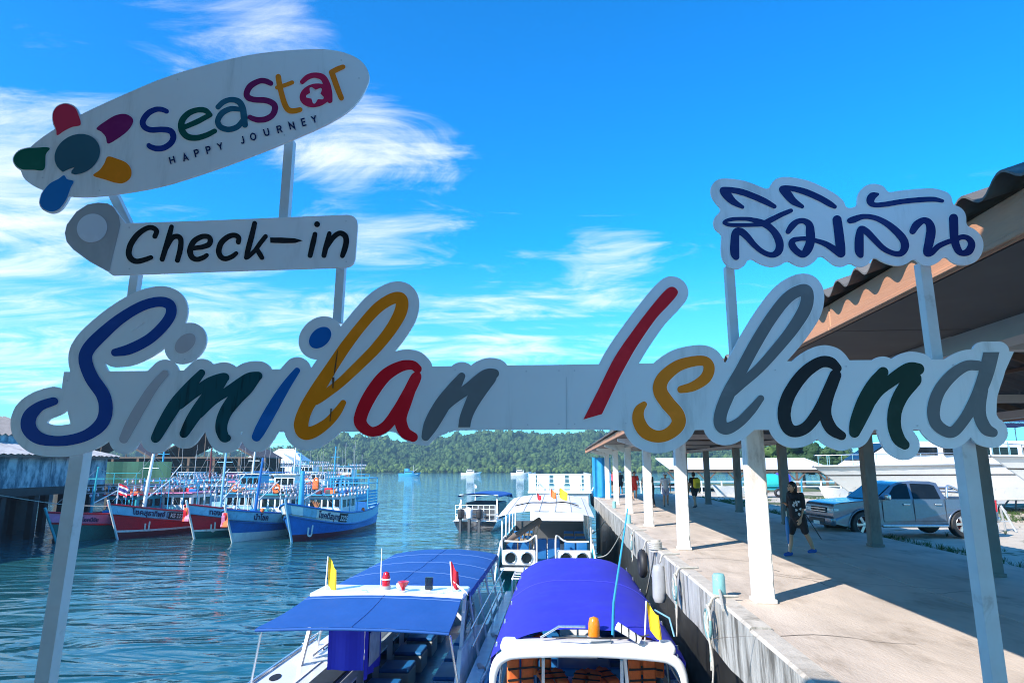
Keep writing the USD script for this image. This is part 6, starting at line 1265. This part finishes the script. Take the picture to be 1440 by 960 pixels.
# trestle, tanks, small shed, railing along the landward water
tr = thing('trestle', 'grey metal trestle on the ground below the dark yacht bottom', 'trestle', (16.9, 23.4, 3.5))
for sd in (-1, 1):
    obj('leg', MB().bar((sd * .32, -.25, .0), (sd * .05, 0, .95), .06, .06), M['grey'], tr); obj('leg', MB().bar((sd * .32, .25, .0), (sd * .05, 0, .95), .06, .06), M['grey'], tr)
obj('head', MB().box((0, 0, .97), (.34, .2, .08)), M['grey'], tr); obj('brace', MB().bar((-.22, -.15, .35), (.22, -.15, .35), .04, .04), M['grey'], tr)
pt = on_z(1084, 699, 3.5)
tt = thing('tank_trailer', 'turquoise water tank on a low wheeled trailer near the far shed', 'trailer', pt)
obj('tank', MB().add(*(lambda m: (m.vertices, m.faces))(rbox((0, .6, 1.15), (1.7, 1.3, 1.0), .3))), mat('turquoise_tank', (.03, .50, .46), .4, vary=.1), tt, 60)
obj('frame', MB().box((0, .6, .58), (2.0, 1.2, .12)), PT['teal'], tt); obj('drawbar', MB().bar((-1.0, .6, .55), (-1.7, .6, .35), .08, .08), PT['teal'], tt)
for x in (-.55, .55):
    w_ = obj('wheel', MB().torus((x, -.05, .32), .22, .10, 'y', 16, 7), M['black'], tt, True); obj('hub', MB().tube([(x, -.1, .32), (x, .02, .32)], .14, 10), M['grey'], w_)
for z in (.8,): obj('side_rail', MB().box((0, -.06, z), (1.9, .05, .08)), PT['teal'], tt)
pt = on_z(1102, 697, 3.5)
vt = thing('water_tank', 'violet blue plastic water tank standing right of the turquoise one', 'water tank', pt)
obj('tank', MB().lathe([(.58, 0), (.62, .1), (.62, .5), (.60, .53), (.62, .56), (.62, 1.0), (.60, 1.03), (.62, 1.06), (.60, 1.5), (.45, 1.68), (.2, 1.74), (0, 1.75)], 20), mat('violet_tank', (.08, .06, .52), .4, vary=.08), vt, 40)
obj('lid', MB().lathe([(.22, 1.73), (.22, 1.82), (0, 1.84)], 14), mat('violet_tank', (.08, .06, .52)), vt, 40); obj('label_plate', MB().box((.12, -.625, .9), (.22, .02, .2)), M['white'], vt)
ps = on_z(1045, 690, 3.5)
hs = thing('open_shed', 'far open shed with a pale flat roof on timber posts with braces', 'shed', (ps[0], 60.0, 3.5))
obj('roof', MB().hexa([(-7.5, -2.4, 1.95), (6.6, -2.4, 1.95), (6.6, 3, 2.9), (-7.5, 3, 2.9), (-7.5, -2.4, 2.05), (6.6, -2.4, 2.05), (6.6, 3, 3.0), (-7.5, 3, 3.0)]), M['white_dirty'], hs)
obj('eave_beam', MB().box((-.45, -2.2, 1.82), (14, .12, .22)), M['timber'], hs)
for k in range(6):
    x = -6.8 + k * 2.6; p_ = obj('post', MB().box((x, -2.1, .86), (.16, .16, 1.72)), M['timber'], hs)
    for sd in (-1, 1): obj('brace', MB().bar((x, -2.1, .9), (x + sd * .8, -2.1, 1.72), .1, .1), M['timber'], p_)
rl = thing('shore_railing', 'white and blue pipe railing along the far edge of the ground', 'railing', (20, 55.5, 3.5))
for k in range(15): obj('post', MB().box((-11 + k * 1.7, .08 * k, .5), (.09, .09, 1.0)), M['white'] if k % 3 else PT['cyan'], rl)
for z in (.55, .95): obj('rail', MB().bar((-11.2, -.02, z), (13, 1.14, z), .06, .06), M['white'], rl)
for k, (px, d, lb) in enumerate(((1000, 50, 'small white skiff lying on the ground left of the tank trailer'), (1150, 46, 'small white dinghy on the ground in front of the yacht bow'))):
    x = (px - 720) / 938 * d; sk = thing('skiff', lb, 'boat', (x, d, 3.62), math.radians(-70)); h = Hull(3.6, 1.5, .75, .55, .55, rake=.5, keel=.12)
    obj('hull', h.strip(lambda u: -.12, lambda u: h.sheer(u)), M['white_dirty'], sk, True); obj('seat', MB().box((0, 1.6, .4), (1.2, .3, .05)), PT['brown'], sk); obj('outboard', rbox((0, 3.75, .6), (.3, .3, .5), .08), M['black'], sk, 50)

# ------------------------------------------------------------------ people
Sph = {}
def sphere(r, seg=10):
    k = (round(r, 4), seg)
    if k not in Sph: Sph[k] = manifold3d.Manifold.sphere(r, seg)
    return Sph[k]
def limb(*jr, seg=10):
    out = []
    for (p, r), (q_, s_) in zip(jr, jr[1:]): out.append(manifold3d.Manifold.batch_hull([sphere(r, seg).translate(tuple(map(float, p))), sphere(s_, seg).translate(tuple(map(float, q_)))]))
    return out
def join(parts, ref=.03, smooth=4):
    m = manifold3d.Manifold.batch_boolean(parts, manifold3d.OpType.Add)
    if ref: m = m.refine_to_length(ref)
    a = m.to_mesh(); t = trimesh.Trimesh(a.vert_properties[:, :3], a.tri_verts, process=True)
    if smooth: trimesh.smoothing.filter_taubin(t, lamb=.5, nu=.52, iterations=smooth)
    return t
M['hair'] = mat('black_hair', (.012, .010, .009), .5, vary=.3, scale=40, stretch=(1, 1, .2)); M['eye'] = mat('eye_dark', (.02, .015, .012), .2)
def hand(w_, d, up, mirror):
    """palm and five fingers from wrist w_, pointing along d; up = back of the hand"""
    d = unit(d); s_ = unit(np.cross(d, up)) * mirror; n_ = unit(np.cross(s_, d)) * mirror; out = []
    out.append(manifold3d.Manifold.batch_hull([sphere(.017, 8).translate(tuple(map(float, w_ + d * a + s_ * b))) for a, b in ((.0, -.014), (.0, .014), (.075, -.032), (.078, .030))]))
    for i, (o, l) in enumerate(((-.030, .062), (-.010, .074), (.010, .070), (.029, .055))):
        a = w_ + d * .078 + s_ * o; b = a + d * l * .5 - n_ * l * .12; c = b + d * l * .38 - n_ * l * .32; out += limb((a, .0095), (b, .0088), (c, .0078), seg=7)
    a = w_ + d * .025 - s_ * .028; b = a + d * .03 - s_ * .030; c = b + d * .03 - s_ * .006 - n_ * .012; out += limb((a, .013), (b, .0105), (c, .009), seg=7)
    return out
def person(label, loc, face_deg, o):
    """local: faces +y, x to the person's right"""
    k = o.get('h', 1.65) / 1.65; t = thing('person', label, 'person', loc, math.radians(face_deg), scale=(k, k, k))
    st = o.get('stride', .25); lean = o.get('lean', .02)
    hip = {s_: np.array([s_ * .085, 0, .86]) for s_ in (-1, 1)}
    fwd = {1: st, -1: -st * 1.15}; foot = {s_: np.array([s_ * .09, fwd[s_] * .95, .075 + (.06 if fwd[s_] < -.1 else 0)]) for s_ in (-1, 1)}
    knee = {s_: (hip[s_] + foot[s_]) / 2 + (0, .05 + .03 * abs(st), .02) for s_ in (-1, 1)}
    sh_ = {s_: np.array([s_ * .175, lean * 1.2, 1.345]) for s_ in (-1, 1)}; neck = np.array([0, lean * 1.3, 1.40]); hd = np.array([0, lean * 1.3 + .03 + o.get('nod', 0) * .05, 1.535 - o.get('nod', 0) * .015])
    B_ = limb((np.array([0, 0, .90]), .125), (np.array([0, lean, 1.10]), .112), (np.array([0, lean * 1.2, 1.27]), .125)) + limb((sh_[-1] + (.03, 0, -.03), .062), (sh_[1] - (.03, 0, .03), .062)) + limb((neck - (0, 0, .06), .058), (neck + (0, .015, .08), .052))
    B_ += [sphere(.098, 14).scale((.82, .98, 1.15)).translate(tuple(map(float, hd))), sphere(.06, 10).scale((.8, .9, .8)).translate(tuple(map(float, hd + (0, .035, -.068))))]
    B_ += limb((hd + (0, .090, .012), .012), (hd + (0, .112, -.022), .015)) + limb((hd + (-.022, .092, -.055), .009), (hd + (.022, .092, -.055), .009))
    for s_ in (-1, 1): B_ += [sphere(.026, 8).scale((.45, .8, 1.15)).translate(tuple(map(float, hd + (s_ * .082, -.005, -.005))))]
    arms = {}
    for s_ in (-1, 1):
        kind = o.get('arm%d' % s_, 'swing'); S0_ = sh_[s_]
        if kind == 'swing': el = S0_ + (s_ * .045, -.05 - s_ * .06, -.27); wr = el + (s_ * .01, .07 - s_ * .04, -.235)
        elif kind == 'hold': el = S0_ + (s_ * .05, -.02, -.27); wr = el + (-s_ * .10, .20, .07)
        elif kind == 'strap': el = S0_ + (s_ * .07, .02, -.25); wr = el + (-s_ * .09, .12, .16)
        elif kind == 'up': el = S0_ + (s_ * .09, .12, -.18); wr = el + (-s_ * .06, .16, .17)
        else: el = S0_ + (s_ * .05, -.01, -.27); wr = el + (s_ * .0, .05, -.24)
        arms[s_] = (S0_, el, wr); d = unit(wr - el)
        B_ += limb((S0_, .052), (el, .040)) + limb((el, .040), (wr, .027)) + hand(wr + d * .01, d, np.array([s_ * 1.0, 0, .15]) if abs(d[2]) > .6 else np.array([0, -.3, 1.0]), s_)
    for s_ in (-1, 1):
        B_ += limb((hip[s_], .092), (knee[s_], .056)) + limb((knee[s_], .056), (knee[s_] * .55 + foot[s_] * .45 + (0, -.02, 0), .055), (foot[s_], .036)) + limb((foot[s_] - (0, .03, .03), .036), (foot[s_] + (0, .13, -.045), .03))
    obj('body', join(B_), M['skin'], t, True)
    for s_ in (-1, 1): obj('eye', MB().ball(hd + (s_ * .031, .086, .018), .012, 1), M['eye'], t, True)
    # hair
    H_ = [sphere(.104, 14).scale((.86, .98, 1.12)).translate(tuple(map(float, hd + (0, -.018, .020))))]
    if o.get('hair') == 'long': H_ += limb((hd + (0, -.05, .0), .085), (hd + (0, -.075, -.16), .07), (hd + (0, -.07, -.30), .05))
    elif o.get('hair') == 'bob': H_ += limb((hd + (0, -.035, .02), .095), (hd + (0, -.05, -.075), .082))
    hm_ = manifold3d.Manifold.batch_boolean(H_, manifold3d.OpType.Add) - manifold3d.Manifold.cube((.30, .22, .30), True).translate((float(hd[0]), float(hd[1] + .155), float(hd[2] - .10)))
    a = hm_.refine_to_length(.03).to_mesh(); obj('hair', trimesh.Trimesh(a.vert_properties[:, :3], a.tri_verts), M['hair'], t, 60)
    # clothes
    T_ = limb((np.array([0, -.005, o.get('hem', .84)]), .150), (np.array([0, lean, 1.08]), .136), (np.array([0, lean * 1.2, 1.27]), .146)) + limb((sh_[-1] + (.03, 0, -.03), .082), (sh_[1] - (.03, 0, .03), .082))
    sl_ = o.get('sleeve', .6)
    for s_ in (-1, 1): S0_, el, wr = arms[s_]; T_ += limb((S0_, .072), (S0_ + (el - S0_) * min(sl_, 1), .066)) + (limb((el, .056), (el + (wr - el) * (sl_ - 1), .046)) if sl_ > 1 else [])
    tm_ = join(T_, .04, 3); obj('shirt', tm_, o['shirt'], t, True)
    P_ = limb((np.array([0, 0, .90]), .142), (np.array([0, 0, .84]), .146))
    pl = o.get('trouser', .7)
    for s_ in (-1, 1): P_ += limb((hip[s_], .108), (hip[s_] + (knee[s_] - hip[s_]) * min(pl, 1), .088)) + (limb((knee[s_], .078), (knee[s_] + (foot[s_] - knee[s_]) * (pl - 1), .066)) if pl > 1 else [])
    obj('trousers' if pl > 1 else 'shorts', join(P_, .04, 3), o['pants'], t, True)
    for s_ in (-1, 1): obj('shoe', join(limb((foot[s_] - (0, .035, .028), .046), (foot[s_] + (0, .05, -.03), .046), (foot[s_] + (0, .14, -.042), .036)), .02, 3), o.get('shoe', M['dark_grey']), t, True)
    if o.get('cap'):
        c = obj('cap', MB().lathe([(.108, .0), (.106, .05), (.08, .10), (0, .125)], 14, hd + (0, -.01, .03)), o['cap'], t, 50); obj('cap_peak', MB().box(hd + (0, .13, .035), (.15, .12, .012)), o['cap'], c)
    return t
def cloth(name, c): return mat('cloth_' + name, c, .85, vary=.12, scale=6, bump=.006, bscale=18)
NV = cloth('black', (.014, .014, .017)); pm = on_z(1127, 781, DECK)
person('person in a long black top and black shorts walking left while looking down', pm, 112, dict(h=1.66, stride=.26, lean=.04, nod=1, arm1='hold', **{'arm-1': 'swing'}, hair='bob', hem=.74, sleeve=.95, trouser=.92, shirt=NV, pants=NV, shoe=cloth('blue_shoe', (.02, .08, .32))))
bag = thing('shoulder_bag', 'black bag with white flower print at the side of the person in black', 'bag', pm + (-.17, -.26, .92), math.radians(20))
bm = obj('pouch', rbox((0, 0, .14), (.30, .14, .42), .05), NV, bag, 50)
rnd = random.Random(31)
for k in range(9): obj('print_spot', MB().add(np.array([(.5 * a - .0, 0, b) for a, b in ((0, 0),)] + [(0 + r_ * math.cos(q_), 0, r_ * math.sin(q_)) for q_ in np.linspace(0, 2 * math.pi, 11)[:-1] for r_ in (rnd.uniform(.018, .045),)]) + (rnd.uniform(-.11, .11), -.0735, rnd.uniform(-.02, .30)), [[0, i, 1 + i % 10] for i in range(1, 11)]), cloth('print_white', (.62, .64, .66)), bm)
obj('strap', MB().tube(spline([(-.12, 0, .34), (-.05, .12, .50), (.12, .18, .50), (.13, .05, .34)], 5), .014, 6), NV, bag)
um = thing('umbrella', 'folded blue umbrella hanging beside the person in black', 'umbrella', pm + (-.34, -.16, .28), math.radians(10))
obj('folded_cloth', MB().lathe([(.012, 0), (.028, .1), (.042, .35), (.035, .56), (.02, .60)], 9), mat('blue_umbrella_cloth', (.015, .14, .36), .6, vary=.2), um, 50); obj('shaft', MB().tube([(0, 0, -.05), (0, 0, .74)], .009, 6), M['chrome'], um); obj('handle', MB().tube(spline([(0, 0, .72), (0, 0, .78), (.03, 0, .83), (.07, 0, .80)], 4), .014, 6), M['black'], um, True)
stk = tag(obj('walking_stick', MB().bar(pm + (.24, .16, .90), pm + (.50, .02, .36), .018, .018), M['black']), 'thin dark stick held behind the person in black', 'stick')
far = [(963, 714, 20, 'person in an orange shirt standing in the shade near the yellow backpack', dict(shirt=cloth('orange', (.60, .14, .03)), pants=cloth('dark', (.03, .03, .035)), hair='long', stride=.05)),
       (978, 714, 15, 'person in dark clothes walking away, carrying a yellow backpack', dict(shirt=NV, pants=cloth('dark', (.03, .03, .035)), stride=.2, h=1.72)),
       (937, 712, 170, 'person in a white shirt and pale shorts standing between two columns', dict(shirt=cloth('white', (.66, .68, .72)), pants=cloth('lilac', (.42, .40, .52)), stride=.1, h=1.68, cap=cloth('white', (.66, .68, .72)))),
       (917, 713, 100, 'person dressed in black standing right behind a column', dict(shirt=NV, pants=NV, trouser=1.8, stride=.08, h=1.76)),
       (910, 709, 190, 'person in dark grey standing beside the person in black, in the shade', dict(shirt=cloth('charcoal', (.05, .05, .055)), pants=NV, trouser=1.7, stride=.05, h=1.70)),
       (893, 703, 175, 'person in a bright red shirt and red shorts near the far columns', dict(shirt=cloth('red', (.62, .035, .02)), pants=cloth('red', (.62, .035, .02)), stride=.12, h=1.70)),
       (889, 700, 20, 'person in an orange life vest behind the person in red', dict(shirt=M['orange'], pants=cloth('dark', (.03, .03, .035)), stride=.1, h=1.66)),
       (873, 695, 160, 'person in a white cap and dark shirt at the far end of the walkway', dict(shirt=cloth('charcoal', (.05, .05, .055)), pants=cloth('dark', (.03, .03, .035)), stride=.1, cap=cloth('white', (.66, .68, .72)))),
       (862, 692, 200, 'person in a pink top farthest along the sunny pier edge', dict(shirt=cloth('pink', (.55, .12, .16)), pants=cloth('dark', (.03, .03, .035)), stride=.1, hair='long'))]
for px, py, fd, lb, o in far:
    p = on_z(px, py, DECK); person(lb, p, fd, o)
    if 'yellow backpack' in lb and 'carrying' in lb:
        r_ = rotz_m(math.radians(fd)); bp = thing('backpack', 'bright yellow backpack worn by the person walking away in the shade', 'backpack', p + r_ @ np.array([0, -.17, 1.02]), math.radians(fd))
        b_ = obj('pack', rbox((0, -.06, .17), (.34, .20, .46), .07), M['yellow'], bp, 50); obj('pocket', rbox((0, -.18, .08), (.24, .07, .20), .03), mat('dark_yellow', (.45, .32, .02), .7), b_, 50)
        for sd in (-1, 1): obj('shoulder_strap', MB().tube(spline([(sd * .11, .02, .36), (sd * .11, .16, .42), (sd * .12, .33, .30), (sd * .13, .30, .05)], 4), .02, 6), M['black'], bp)

# ------------------------------------------------------------------ sea air
def haze():
    N = {'v': ('principled_volume', dict(color=(.62, .80, 1.0), density=HAZE, anisotropy=.25))}
    m = usdkit.material(stage, '/World/Looks/sea_air', N, [], volume='v.volume')
    hz = obj('haze', MB().box((0, 640, 47), (3400, 1700, 106)), m); tag(hz, 'thin blue sea air between the viewer and the hills', None, None, 'stuff')
HAZE = .00027
haze()
